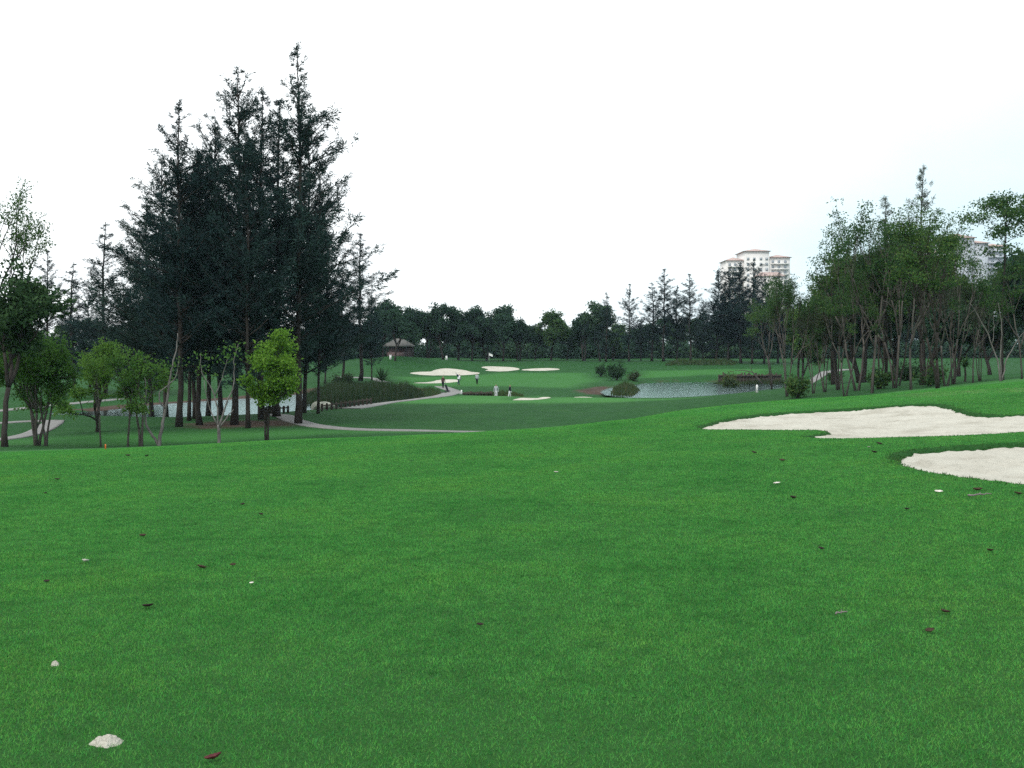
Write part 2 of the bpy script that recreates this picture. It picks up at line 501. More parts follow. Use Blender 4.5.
POND_L = smooth_poly(onwater([(40, 414.5), (75, 416.5), (115, 417), (160, 419.5), (200, 418.5), (250, 416.5), (290, 413), (325, 410.5), (370, 405.5), (410, 401), (432, 397), (438, 392), (400, 388.5), (330, 391), (290, 395.5), (200, 401.5), (150, 405), (115, 409), (100, 411), (50, 412.5)]), 2)
POND_R = smooth_poly(onwater([(606, 394), (640, 398), (700, 398), (760, 393), (800, 390), (806, 386), (790, 384), (760, 383), (730, 382.2), (700, 382.3), (660, 382.3), (636, 384), (618, 388)]), 2)
LITTER_SHADE = hits([(176, 424), (215, 421), (262, 420), (300, 418), (306, 424), (285, 427.5), (240, 428), (200, 430), (180, 428)])  # needle litter, strengthened to double as painted shadow under the casuarinas
MUDR = hits([(572, 391), (590, 387.5), (608, 386), (622, 390), (612, 395), (585, 394.5)])
DRY = hits([(880, 396), (922, 392), (960, 389.5), (1010, 386.5), (1070, 384), (1070, 392), (1000, 393), (940, 396.5), (905, 399)])

gx = np.concatenate([-np.geomspace(140, 850, 14)[::-1], np.arange(-139, -40, 1.1), np.arange(-40, 0, .5), np.arange(0, 22, .13), np.arange(22, 50, .6), np.arange(50, 139, 1.1), np.geomspace(140, 850, 14)])
gy = np.concatenate([-np.geomspace(15, 850, 10)[::-1], np.arange(-14, 3, .8), np.arange(3, 12.5, .3), np.arange(12.5, 37, .13), np.arange(37, 60, .4), np.arange(60, 240, .75), np.geomspace(242, 850, 30)])
gx = np.unique(np.round(gx, 4)); gy = np.unique(np.round(gy, 4))
GX, GY = np.meshgrid(gx, gy)
GZ0 = base_z(GX, GY)
rng = np.random.default_rng(5)
# gentle undulation
GZ0 += .02 * np.sin(GX * .9 + 1.3 * np.sin(GY * .31)) * np.sin(GY * .53) * sstep(10, 20, GY)
GZ = GZ0.copy()
def win(poly, pad):
    x0, y0 = poly.min(0) - pad; x1, y1 = poly.max(0) + pad
    return np.ix_(np.where((gy >= y0) & (gy <= y1))[0], np.where((gx >= x0) & (gx <= x1))[0])
rough_shade_m = np.zeros_like(GX); soil_m = np.zeros_like(GX); dry_m = np.zeros_like(GX); sand_m = np.zeros_like(GX)
for k in BP:
    near = k in 'AB'
    w = win(BP[k], 3)
    d = sdf(GX[w], GY[w], BP[k])
    dep, wd = (.17, .2) if near else (.45, 1.4)
    GZ[w] -= dep * sstep(wd * .5, -wd * .5, d)
    if near:
        GZ[w] += .02 * np.exp(-((d - .2) / .25) ** 2) * (GY[w] > BP[k][:, 1].mean())      # raised lip at the far side
        sand_m[w] = np.maximum(sand_m[w], (d < .1).astype(float))
    rough_shade_m[w] = np.maximum(rough_shade_m[w], .75 * sstep(.9, .0, d) if near else .5 * sstep(3, 0, d))
for pond in (POND_L, POND_R):
    w = win(pond, 9)
    d = sdf(GX[w], GY[w], pond)
    zt = WATER + np.clip(d, -2.2, 9) * .22 + .03
    k = sstep(6.5, 1.0, d)
    GZ[w] = np.where(d < 6.5, GZ[w] * (1 - k) + np.minimum(zt, GZ[w]) * k, GZ[w])
    bank = sstep(4.5, 0.5, d)
    if pond is POND_L:
        bank = bank * np.where(GY[w] > 88, 1.0, .25)
    soil_m[w] = np.maximum(soil_m[w], bank * (.85 if pond is POND_L else .42))
for poly, wd, arr, val in ((LITTER_SHADE, 3, soil_m, .85), (MUDR, 3, soil_m, .95), (DRY, 1.2, dry_m, .62)):
    w = win(poly, 5)
    d = sdf(GX[w], GY[w], poly)
    arr[w] = np.maximum(arr[w], val * sstep(wd, -wd, d))
# rough everywhere past the first fairway's crest, darker to paint in shade, except the next mown strips
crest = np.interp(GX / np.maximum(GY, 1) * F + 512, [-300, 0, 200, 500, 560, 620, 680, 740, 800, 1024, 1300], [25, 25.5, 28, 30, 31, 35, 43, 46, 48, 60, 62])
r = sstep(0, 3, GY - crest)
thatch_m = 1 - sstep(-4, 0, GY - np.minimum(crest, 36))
FAIR2_LIT = hits([(372, 402.5), (455, 396.6), (540, 396.3), (700, 397.5), (640, 401), (520, 403), (430, 404)])  # mown strip whose lighter colour also paints the sunlit band
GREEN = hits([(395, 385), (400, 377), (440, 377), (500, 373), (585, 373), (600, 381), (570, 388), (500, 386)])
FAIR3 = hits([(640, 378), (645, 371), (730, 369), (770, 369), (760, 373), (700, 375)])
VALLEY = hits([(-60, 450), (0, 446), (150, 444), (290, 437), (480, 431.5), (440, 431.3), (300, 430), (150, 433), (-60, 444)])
for poly, amt in ((FAIR2_LIT, .95), (GREEN, .7), (FAIR3, .7), (VALLEY, .7)):
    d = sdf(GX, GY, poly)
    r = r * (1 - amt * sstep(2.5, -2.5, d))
rough_shade_m = np.maximum(rough_shade_m, r)
ny, nx = GX.shape
idx = np.arange(ny * nx).reshape(ny, nx)
Q = np.stack([idx[:-1, :-1], idx[:-1, 1:], idx[1:, 1:], idx[1:, :-1]], -1).reshape(-1, 4)
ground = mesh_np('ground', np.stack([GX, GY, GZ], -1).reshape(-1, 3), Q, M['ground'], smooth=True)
for nm, a in (('rough', rough_shade_m), ('soil', soil_m), ('dry', dry_m), ('thatch', thatch_m)):
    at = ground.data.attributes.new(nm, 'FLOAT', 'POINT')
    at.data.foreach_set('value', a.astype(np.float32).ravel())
tag(ground, kind='structure')

def grid_sample(arr, x, y):
    x = np.asarray(x, float); y = np.asarray(y, float)
    i = np.clip(np.searchsorted(gx, x) - 1, 0, nx - 2); j = np.clip(np.searchsorted(gy, y) - 1, 0, ny - 2)
    fx = np.clip((x - gx[i]) / (gx[i + 1] - gx[i]), 0, 1); fy = np.clip((y - gy[j]) / (gy[j + 1] - gy[j]), 0, 1)
    return (arr[j, i] * (1 - fx) + arr[j, i + 1] * fx) * (1 - fy) + (arr[j + 1, i] * (1 - fx) + arr[j + 1, i + 1] * fx) * fy
def gz(x, y): return grid_sample(GZ, x, y)
def spot(u, v):
    p = hit(u, v)
    return Vector((p[0], p[1], float(gz(p[0], p[1]))))
def spot_d(u, d):
    x = (u - 512) / F * d
    return Vector((x, d, float(gz(x, d))))

# ------------------------------------------------------------------ sand in the bunkers
BLAB = {
 'A': 'large pale sand bunker with a pointed tip and grass tongue, nearest the thin trees',
 'B': 'pale sand bunker with raked ridges at the edge of the near fairway',
 'C': 'far sand bunker with a long low tail, second up the slope below the hut',
 'D': 'far sand bunker below the white flag on the distant green',
 'E': 'thin far sand bunker touching the one below the white flag',
 'G': 'far sand bunker just behind the walkers on the path',
 'H': 'small pale bunker on the crest of the second fairway',
 'I': 'tiny sliver of bunker on the second fairway crest nearest the mud bank',
}
for k, poly in BP.items():
    near = k in 'AB'
    step = .12 if near else .8
    grow = .14 if near else .3
    x0, y0 = poly.min(0) - grow; x1, y1 = poly.max(0) + grow
    xs = np.arange(x0, x1 + step, step); ys = np.arange(y0, y1 + step, step)
    X, Y = np.meshgrid(xs, ys)
    d = sdf(X, Y, poly)
    Z = grid_sample(GZ0, X, Y) - (.055 if near else .12)
    Z -= (.07 if near else .1) * sstep(0, -1.5 if near else -4, d)
    if near:
        Z += .022 * np.sin(X * 2.3 + Y) * np.sin(Y * 1.7) + .012 * rng.standard_normal(Z.shape)
        for _ in range(70 if k == 'A' else 45):      # footprints
            qx, qy = rng.uniform(x0, x1), rng.uniform(y0, y1)
            Z -= rng.uniform(.015, .035) * np.exp(-(((X - qx) / .11) ** 2 + ((Y - qy) / .16) ** 2))
        if k == 'B':   # raked ridge arcs
            cx, cy = hit(985, 462)
            rr = np.hypot((X - cx) * .8, (Y - cy) * 1.2)
            Z += .075 * np.exp(-((rr - .9) / .10) ** 2) * (Y > cy - .3) + .04 * np.exp(-((rr - .45) / .09) ** 2)
    ii = np.arange(X.size).reshape(X.shape)
    keep = (np.minimum(np.minimum(d[:-1, :-1], d[1:, 1:]), np.minimum(d[1:, :-1], d[:-1, 1:])) < grow).ravel()
    q = np.stack([ii[:-1, :-1], ii[:-1, 1:], ii[1:, 1:], ii[1:, :-1]], -1).reshape(-1, 4)[keep]
    used = np.unique(q); remap = np.full(X.size, -1); remap[used] = np.arange(len(used))
    o = mesh_np('sand_bunker', np.stack([X, Y, Z], -1).reshape(-1, 3)[used], remap[q], M['sand'], smooth=True)
    tag(o, BLAB[k], 'bunker', 'sand bunkers of the golf course')

# ------------------------------------------------------------------ water
for poly in (POND_L, POND_R):
    x0, y0 = poly.min(0) - 1.5; x1, y1 = poly.max(0) + 1.5
    xs = np.linspace(x0, x1, 90); ys = np.linspace(y0, y1, 60)
    X, Y = np.meshgrid(xs, ys); d = sdf(X, Y, poly)
    ii = np.arange(X.size).reshape(X.shape)
    keep = (np.minimum(np.minimum(d[:-1, :-1], d[1:, 1:]), np.minimum(d[1:, :-1], d[:-1, 1:])) < 1.0).ravel()
    q = np.stack([ii[:-1, :-1], ii[:-1, 1:], ii[1:, 1:], ii[1:, :-1]], -1).reshape(-1, 4)[keep]
    used = np.unique(q); remap = np.full(X.size, -1); remap[used] = np.arange(len(used))
    V = np.stack([X, Y, np.full(X.shape, WATER)], -1).reshape(-1, 3)[used]
    tag(mesh_np('pond_water', V, remap[q], M['water_calm' if poly is POND_L else 'water_breezy']), kind='structure')

# ------------------------------------------------------------------ cart paths
def path(pix, width, name='cart_path'):
    P = np.array([hit(*q) if len(q) == 2 else ((q[0] - 512) / F * q[2], q[2]) for q in pix])
    tt = np.linspace(0, len(P) - 1, 60 * (len(P) - 1))
    # Catmull-Rom
    Pp = np.vstack([2 * P[0] - P[1], P, 2 * P[-1] - P[-2]])
    i = np.minimum(tt.astype(int), len(P) - 2); f = (tt - i)[:, None]
    a, b_, c_, d_ = Pp[i], Pp[i + 1], Pp[i + 2], Pp[i + 3]
    S = .5 * (2 * b_ + (c_ - a) * f + (2 * a - 5 * b_ + 4 * c_ - d_) * f ** 2 + (3 * b_ - a - 3 * c_ + d_) * f ** 3)
    T = np.gradient(S, axis=0); T /= np.linalg.norm(T, axis=1)[:, None] + 1e-9
    N = np.stack([-T[:, 1], T[:, 0]], -1)
    off = np.linspace(-width / 2, width / 2, 7)
    G = S[:, None, :] + N[:, None, :] * off[None, :, None]
    Z = gz(G[..., 0], G[..., 1]) + .045
    top = np.concatenate([G, Z[..., None]], -1)
    edge0, edge1 = top[:, :1].copy(), top[:, -1:].copy()
    edge0[..., 2] -= .2; edge1[..., 2] -= .2
    top = np.concatenate([edge0, top, edge1], 1)
    n, k = top.shape[:2]
    ii = np.arange(n * k).reshape(n, k)
    q = np.stack([ii[:-1, :-1], ii[:-1, 1:], ii[1:, 1:], ii[1:, :-1]], -1).reshape(-1, 4)
    return tag(mesh_np(name, top.reshape(-1, 3), q, M['concrete'], smooth=False), kind='structure')
path([(-40, 444), (5, 439.5), (28, 435), (42, 430), (52, 424), (54, 421)], 1.4)
path([(54, 421), (30, 421.5), (5, 423), (-30, 426)], 1.6)
path([(-30, 414), (0, 411), (40, 407), (80, 403), (120, 399)], 1.5)
path([(268, 414.5), (283, 416), (297, 422), (330, 428), (400, 430.3, 62), (470, 431.2, 61.5), (530, 430.6, 62), (600, 430, 66)], 1.5)
path([(350, 409), (385, 403), (420, 398.6), (445, 395.2), (455, 393), (453, 391), (446, 388.5), (441, 386.5)], 2.0)
path([(340, 377.5), (360, 377.8), (375, 379), (386, 382.5)], 1.7)
path([(760, 376), (785, 375.3), (808, 375), (850, 369.5)], 2.4)

# ------------------------------------------------------------------ trees
def leaf_quads(P, D, L, Wd, rs):
    n = len(P)
    D = D / (np.linalg.norm(D, axis=1)[:, None] + 1e-9)
    R = rs.standard_normal((n, 3))
    S = np.cross(D, R); S /= np.linalg.norm(S, axis=1)[:, None] + 1e-9
    L = L[:, None]; Wd = Wd[:, None]
    V = np.stack([P, P + D * L * .45 + S * Wd * .5, P + D * L, P + D * L * .45 - S * Wd * .5], 1).reshape(-1, 3)
    return V, np.arange(4 * n).reshape(n, 4)

def finish_tree(name, wood, P, D, L, Wd, bark, leafm, rs, sides=7, min_r=.0):
    root = empty(name, (0, 0, 0))
    mb = MB()
    for pts, rad, k in wood:
        mb.tube(pts, rad, k)
    mb.build('trunk', bark, root, smooth=True)
    V, Fq = leaf_quads(P, D, L, Wd, rs)
    mesh_np('crown', V, Fq, leafm, root)
    return root

def casuarina(seed, h=24., R=4., base=.16, dens=1., leaf='casuarina', needle=.36, wid=.055, bark='bark_dark', asym=(0, 0), tr=None, name='casuarina_tree'):
    rs = np.random.default_rng(seed)
    k = np.linspace(0, 1, 16)
    wob = np.cumsum(rs.standard_normal((16, 2)) * .05 * h / 24, axis=0); wob -= wob[0]
    tp = np.stack([wob[:, 0], wob[:, 1], -.3 + k * (h + .3)], -1)
    tr = tr or h * .0068
    trad = tr * (1 - k) ** .8 + .012
    trad[0] *= 1.45; trad[1] *= 1.05
    wood = [(tp, trad, 9)]
    nb = int(h * 7.5 * dens)
    TP, TD, TL, TS = [], [], [], []
    for i in range(nb):
        tt = base + (1 - base) * rs.random() ** .95 * .98
        prof = (1 - tt) ** .62 * min(1, (tt - base) / .12 * .55 + .5)
        L = max(.22, R * prof * (rs.uniform(.35, 1.05) if rs.random() < .82 else rs.uniform(1.0, 1.45)))
        az = i * 2.39996 + rs.uniform(-.5, .5)
        L *= 1 + asym[0] * math.cos(az - asym[1])
        el = math.radians(rs.uniform(6, 36) + 27 * tt)
        d = np.array([math.cos(az) * math.cos(el), math.sin(az) * math.cos(el), math.sin(el)])
        p = np.array([np.interp(tt, k, tp[:, 0]), np.interp(tt, k, tp[:, 1]), np.interp(tt, k, tp[:, 2])])
        pts = [p]
        for s in range(5):
            d = d + np.array([0, 0, .055]) + rs.standard_normal(3) * .10
            d /= np.linalg.norm(d)
            p = p + d * L / 5
            pts.append(p)
        pts = np.array(pts)
        if L > .8:
            wood.append((pts, np.linspace(.02 + .010 * L, .006, 6), 4))
        nt_ = max(2, int(L * (3.8 if tt < .45 else 3.4)))
        s = rs.uniform(.18, 1, nt_)
        q = np.stack([np.interp(s * 5, np.arange(6), pts[:, c]) for c in range(3)], -1)
        dirs = (pts[-1] - pts[0]) / (np.linalg.norm(pts[-1] - pts[0]) + 1e-9)
        td = dirs[None] * 1.0 + rs.standard_normal((nt_, 3)) * .46 + np.array([0, 0, .15])
        td /= np.linalg.norm(td, axis=1)[:, None]
        TP.append(q); TD.append(td); TS.append(np.full(nt_, 1 - .42 * max(0, (tt - .6) / .4)))
        TL.append(TS[-1] * rs.uniform(.3, .95, nt_) * min(1.0, .22 + L / 3.4))
    # leader tip
    zt = rs.uniform(.82, 1.0, int(9 * dens) + 4)
    TP.append(np.stack([np.interp(zt, k, tp[:, c]) for c in range(3)], -1))
    td = rs.standard_normal((len(zt), 3)) * .4 + np.array([0, 0, 1.6]); TD.append(td / np.linalg.norm(td, axis=1)[:, None])
    TL.append(rs.uniform(.25, .5, len(zt))); TS.append(np.full(len(zt), .45))
    TP = np.vstack(TP); TD = np.vstack(TD); TL = np.concatenate(TL); TS = np.concatenate(TS)
    m_ = 18
    s = rs.random((len(TP), m_))
    P = TP[:, None] + TD[:, None] * (TL[:, None] * s)[..., None] + rs.standard_normal((len(TP), m_, 3)) * .07 * TS[:, None, None]
    D = TD[:, None] * .75 + rs.standard_normal((len(TP), m_, 3)) * .55 + np.array([0, 0, -.22])
    P = P.reshape(-1, 3); D = D.reshape(-1, 3); n = len(P)
    return finish_tree(name, wood, P, D, rs.uniform(.6, 1.2, n) * needle * np.repeat(TS, m_), rs.uniform(.7, 1.3, n) * wid * np.repeat(TS, m_) ** .5, M[bark], M[leaf], rs)

def broadleaf(seed, h=8., spread=3., trunk=.3, levels=4, kids=(2, 4), ang=(22, 50), stems=1, stem_sp=.25, tip_n=16, tip_r=.5, leaf='mid_leaf', lsize=.22, lw=.5,
              bark='bark_mid', r0=.12, flat=.6, gravity=.0, lean=(0, 0), name='broadleaf_tree', skip=.0, stem_tilt=(8, 22), squash=None, shrink=.72, wig=.12):
    rs = np.random.default_rng(seed)
    segs, tips = [], []
    def grow(p, d, L, lev):
        pts = [p]
        for _ in range(4):
            d = d + rs.standard_normal(3) * wig + np.array([0, 0, .05 - gravity * (lev < levels - 1)])
            d = d / np.linalg.norm(d)
            pts.append(pts[-1] + d * L / 4)
        segs.append((np.array(pts), lev))
        if lev <= 0:
            tips.append(pts[-1]); tips.append(pts[2])
            return
        if lev == 1:
            tips.append(pts[-1])
        nk = rs.integers(kids[0], kids[1] + 1)
        off = rs.uniform(0, 6.28)
        for j in range(nk):
            a = math.radians(rs.uniform(*ang)) * (.55 if j == 0 else 1)
            az = off + j * 6.283 / nk + rs.uniform(-.4, .4)
            u_ = np.cross(d, [0.3, .2, 1.0]); u_ /= np.linalg.norm(u_) + 1e-9
            w_ = np.cross(d, u_)
            nd = d * math.cos(a) + (u_ * math.cos(az) + w_ * math.sin(az)) * math.sin(a)
            st = pts[-1] if j < 2 else pts[rs.integers(2, 5)]
            grow(st, nd, L * shrink * rs.uniform(.8, 1.2), lev - 1)
    L0 = 1.0
    for s in range(stems):
        az = s * 6.283 / stems + rs.uniform(-.6, .6)
        tilt = math.radians(rs.uniform(*stem_tilt)) if stems > 1 else math.radians(rs.uniform(0, 5))
        d = np.array([math.cos(az) * math.sin(tilt) + lean[0], math.sin(az) * math.sin(tilt) + lean[1], math.cos(tilt)])
        d /= np.linalg.norm(d)
        p0 = np.array([math.cos(az), math.sin(az), 0]) * (stem_sp / h if stems > 1 else 0)
        grow(p0, d, L0 * trunk * 4 * rs.uniform(.85, 1.15), levels)
    allp = np.vstack([s_[0] for s_ in segs]); tp = np.array(tips)
    sz = (h - tip_r * .5) / allp[:, 2].max()
    rad = np.percentile(np.hypot(tp[:, 0] - np.median(tp[:, 0]), tp[:, 1] - np.median(tp[:, 1])), 92)
    sxy = spread / max(rad, 1e-3)
    S = np.array([sxy, sxy, sz])
    wood = []
    for pts, lev in segs:
        f = (lev + 1) / (levels + 1)
        ra = r0 * f ** 1.7 + .006
        rb = r0 * max(0.0, (lev + .35) / (levels + 1)) ** 1.7 + .004
        q = pts * S
        rr = np.linspace(ra, rb, 5)
        if lev == levels:
            rr[0] *= 1.35
            q[0, 2] -= .25
        wood.append((q, rr, 8 if lev >= levels - 1 else 4))
    tp = tp * S
    if skip:
        tp = tp[rs.random(len(tp)) > skip]
    n = len(tp) * tip_n
    off = rs.standard_normal((len(tp), tip_n, 3)); off /= np.linalg.norm(off, axis=2)[..., None]
    off *= rs.random((len(tp), tip_n, 1)) ** .45 * tip_r * rs.uniform(.6, 1.25, (len(tp), 1, 1))
    off[..., 2] *= flat
    P = (tp[:, None] + off).reshape(-1, 3)
    D = off.reshape(-1, 3) / tip_r * .6 + rs.standard_normal((n, 3)) * .6 + np.array([0, 0, -.1])
    return finish_tree(name, wood, P, D, rs.uniform(.65, 1.25, n) * lsize, rs.uniform(.7, 1.25, n) * lsize * lw, M[bark], M[leaf], rs)

def place(o, u, d, top_v=None, h0=None, rz=0., sxy=1., label=None, cat='tree', group=None, v=None):
    """stand a tree on the ground at column u and distance d, tall enough to reach row top_v"""
    L = spot(u, v) if v is not None else spot_d(u, d)
    s = 1.0
    if top_v is not None:
        top = EYE - (top_v - HZ) / F * L.y
        s = (top - L.z) / h0
    o.location = L
    o.scale = (s * sxy, s * sxy, s)
    o.rotation_euler = (0, 0, rz)
    tag(o, label, cat, group)
    return o

random.seed(3)
# --- the tall casuarinas of the left clump: variants are modelled once and copied
CAS = [casuarina(11, 24, 5.8, .15, 1.0), casuarina(12, 24, 5.2, .17, .9), casuarina(13, 24, 6.2, .13, 1.0, asym=(.3, 0.)),
       casuarina(14, 24, 4.6, .2, .62), casuarina(15, 24, 4.0, .12, .7)]
used = {}
def take(pool, i):
    o = pool[i]
    if used.get(id(o)):
        return copy_tree(o)
    used[id(o)] = 1
    return o
G1 = 'tall casuarinas in the dark clump by the pond'
cl = [ # u, base v, top v, variant, rz, sxy, label
 (179, 427, 104, 1, .3, 1.15, 'tall dark casuarina at the outer edge of the clump, its spire standing apart'),
 (189, 421, 190, 0, 2.0, 1.0, 'shorter casuarina with thin trunk behind the outermost one of the clump'),
 (195, 419, 170, 1, 4.1, 1.1, 'casuarina with slim straight trunk, third of the clump counting from its outer edge'),
 (200, 425, 150, 3, 5.0, 1.2, 'casuarina with thin leaning trunk beside the litter patch of the clump'),
 (208, 415, 140, 0, 1.2, 1.0, 'casuarina standing at the water edge behind the bare pale tree'),
 (221, 415, 115, 2, 3.3, .95, 'casuarina with a thin trunk close to the water, just past the bare pale tree'),
 (234, 425, 68, 0, .8, 1.12, 'thickest trunked tall casuarina in the middle of the clump, spire with two tips'),
 (248, 428, 130, 2, 1.9, .9, 'casuarina with flared root foot right behind the bright green tree'),
 (262, 420, 92, 1, 2.6, 1.2, 'casuarina rising straight above the bright green tree'),
 (277, 417, 100, 3, .2, 1.3, 'casuarina hidden low behind the bright green tree, open wispy top'),
 (298, 424, 48, 1, 5.5, 1.05, 'tallest casuarina of the clump, its thick trunk beside the path bend'),
 (152, 414, 196, 2, 2.9, 1.2, 'lower casuarina leaning its long branches out on the open side of the clump'),
 (166, 416, 158, 0, 5.2, 1.1, 'casuarina behind the outermost spire of the clump, its trunk by the forked pale tree'),
 (318, 414, 176, 0, 1.1, .72, 'casuarina on the reed side of the clump with a trunk right by the boulders'),
 (304, 413, 118, 2, 0.15, .85, 'casuarina with long branches reaching out over the reeds, behind the tallest one'),
]
for u, v, tv, k, rz, sx, lab in cl:
    place(take(CAS, k), u, None, tv, 24, rz, sx * 1.12, lab, 'tree', G1, v=v)
# behind and around the clump
G2 = 'casuarinas standing beyond the left pond'
for u, d, tv, k, rz, sx, lab in [
 (105, 112, 222, 4, 1.0, 1.25, 'slim casuarina with feathery spire standing alone left of the dark clump'),
 (74, 118, 262, 4, 2.0, 1.3, 'pale wispy casuarina between the slim spire and the dark crowned tree'),
 (48, 120, 250, 3, 3.0, 1.0, 'casuarina showing just past the dark crowned tree near the left edge'),
 (132, 116, 285, 2, 4.0, 1.1, 'low dark casuarina filling the gap beside the big clump'),
 (90, 125, 292, 0, 5.0, 1.0, 'low dark casuarina behind the small green trees, left of the spire'),
 (20, 122, 285, 0, .5, 1.1, 'dark casuarina behind the leaning trunk at the left edge'),
 (150, 122, 262, 0, 1.7, 1.1, 'dark casuarina behind the forked dead tree beyond the pond'),
 (360, 150, 233, 3, 2.2, 1.25, 'tall airy casuarina nearest the clump, at the start of the far tree line'),
 (343, 146, 262, 1, .9, 1.1, 'airy casuarina squeezed between the clump and its taller airy neighbour'),
 (325, 140, 285, 2, .4, .8, 'dark casuarina behind the reeds at the foot of the clump'),
 (372, 158, 292, 0, 3.4, .8, 'short dark casuarina behind the spiky shrub by the reeds')]:
    place(take(CAS, k), u, d, tv, 24, rz, sx * 1.45, lab, 'tree', G2)

# --- far-left trees
o = broadleaf(21, 9.0, 2.7, .20, 4, (2, 4), (20, 55), 1, tip_n=34, tip_r=.55, leaf='dark_leaf', lsize=.24, bark='bark_dark', r0=.11, name='broadleaf_tree')
place(o, 5, 47, 252, 9.0, 2.2, 1.15, 'dark crowned tree with a leaning dark trunk at the left edge', 'tree')
o = broadleaf(22, 13.0, 2.6, .20, 5, (2, 3), (18, 45), 1, tip_n=22, tip_r=.5, leaf='mid_leaf', lsize=.15, bark='bark_dark', r0=.10, flat=.4, name='broadleaf_tree')
place(o, -12, 52, 172, 13.0, .4, .78, 'taller open tree with airy layered leaves above the dark crown at the left edge', 'tree')

# --- young trees in front of the left pond
G3 = 'young trees on the grass before the left pond'
yt = [
 (37, 446, 328, dict(seed=31, h=6, spread=2.25, trunk=.17, levels=4, stems=4, stem_tilt=(8, 24), tip_n=15, tip_r=.42, leaf='young_leaf', lsize=.2, r0=0.066, bark='bark_mid'), 'young tree with several stems spreading from one foot beside the grey path'),
 (46, 443, 340, dict(seed=32, h=6, spread=1.2, trunk=.22, levels=3, stems=2, tip_n=22, tip_r=.45, leaf='young_leaf', lsize=.2, r0=0.059, bark='bark_mid'), 'slim two stemmed young tree right next to the many stemmed one'),
 (97, 432, 338, dict(seed=33, h=6.5, spread=2.2, trunk=.17, levels=4, stems=2, tip_n=17, tip_r=.46, leaf='young_leaf', lsize=.2, r0=0.086, bark='bark_dark'), 'young tree with round green crown and dark trunk in front of the pond tongue'),
 (101, 449, 352, dict(seed=34, h=5.5, spread=1.0, trunk=.28, levels=3, stems=1, tip_n=16, tip_r=.4, leaf='young_leaf', lsize=.18, r0=0.046, bark='bark_mid'), 'thin pole like young tree with a small orange tag at its foot'),
 (128, 443, 345, dict(seed=35, h=5.5, spread=1.25, trunk=.25, levels=3, stems=1, tip_n=18, tip_r=.42, leaf='young_leaf', lsize=.19, r0=0.053, lean=(-.12, 0), bark='bark_mid'), 'young tree with a thin crooked trunk kicking out at its foot'),
 (141, 446, 348, dict(seed=36, h=5.5, spread=1.35, trunk=.24, levels=3, stems=2, tip_n=17, tip_r=.42, leaf='young_leaf', lsize=.19, r0=0.066, lean=(-.15, 0), bark='bark_mid'), 'young leaning tree with hanging green leaves next to the forked pale tree'),
]
for u, v, tv, kw, lab in yt:
    o = broadleaf(name='young_tree', **kw)
    place(o, u, (60 if u == 97 else 52), tv, kw['h'], random.uniform(0, 6), 1.0, lab, 'tree', G3)

def hand_tree(name, u, v, stems, twigs_leaf, bark, leafm, label, rs_seed, lsize=.2, n_per=14, cr=.3, group=None, d=52.):
    """a tree whose stems are laid out by hand: stems = list of (points, r0, r1) in metres relative to its foot"""
    rs = np.random.default_rng(rs_seed)
    wood = []
    for pts, ra, rb in stems:
        pts = np.array(pts, float)
        tt = np.linspace(0, len(pts) - 1, (len(pts) - 1) * 4 + 1)
        q = np.stack([np.interp(tt, np.arange(len(pts)), pts[:, c]) for c in range(3)], -1)
        q[1:-1] = (q[:-2] + q[1:-1] * 2 + q[2:]) / 4
        q[1:-1] += rs.standard_normal((len(q) - 2, 3)) * .015
        wood.append((q, np.linspace(ra, rb, len(q)) * .72, 7))
    tp = np.array(twigs_leaf, float)
    off = rs.standard_normal((len(tp), n_per, 3)) * cr * np.array([1, 1, .6])
    P = (tp[:, None] + off).reshape(-1, 3)
    n = len(P)
    o = finish_tree(name, wood, P, rs.standard_normal((n, 3)) + np.array([0, 0, -.2]), rs.uniform(.6, 1.2, n) * lsize, rs.uniform(.4, .7, n) * lsize, bark, leafm, rs)
    o.location = spot_d(u, d)
    tag(o, label, 'tree', group)
    return o
k = .052   # metres per pixel at the forked tree
hand_tree('young_tree', 159, 448, [
    ([(0, 0, -.2), (.05, .0, .5), (.22, .05, 1.5), (.45, .1, 2.8), (.60, .1, 4.0), (.85, .15, 5.0), (.9, .2, 5.9)], .15, .025),
    ([(0, 0, .05), (-.35, .1, .55), (-.75, .2, 1.1), (-.8, .2, 2.0), (-.7, .1, 3.2), (-.95, .0, 4.3)], .11, .03),
    ([(.3, .05, 2.0), (.05, -.1, 2.35), (.1, -.2, 2.9), (.7, -.2, 3.3), (1.0, -.15, 3.8), (1.05, -.1, 4.4)], .07, .02),
    ([(-.75, .2, 2.4), (-1.3, .3, 2.8), (-1.7, .3, 3.5)], .05, .015)],
    [(-.9, 0, 4.2), (-.6, .1, 4.1), (-1.2, .2, 3.9), (-.4, .1, 3.6), (-.8, 0, 4.6), (-1.6, .3, 3.5), (1.0, -.1, 4.3), (.1, .1, 3.9), (-.2, .1, 4.4), (-1.2, .1, 4.5), (-.2, .2, 3.2), (.2, .2, 4.2)],
    M['bark_pale'], M['young_leaf'], 'pale forked tree, half dead, with one tall broken bare limb', 41, n_per=26, group=G3)
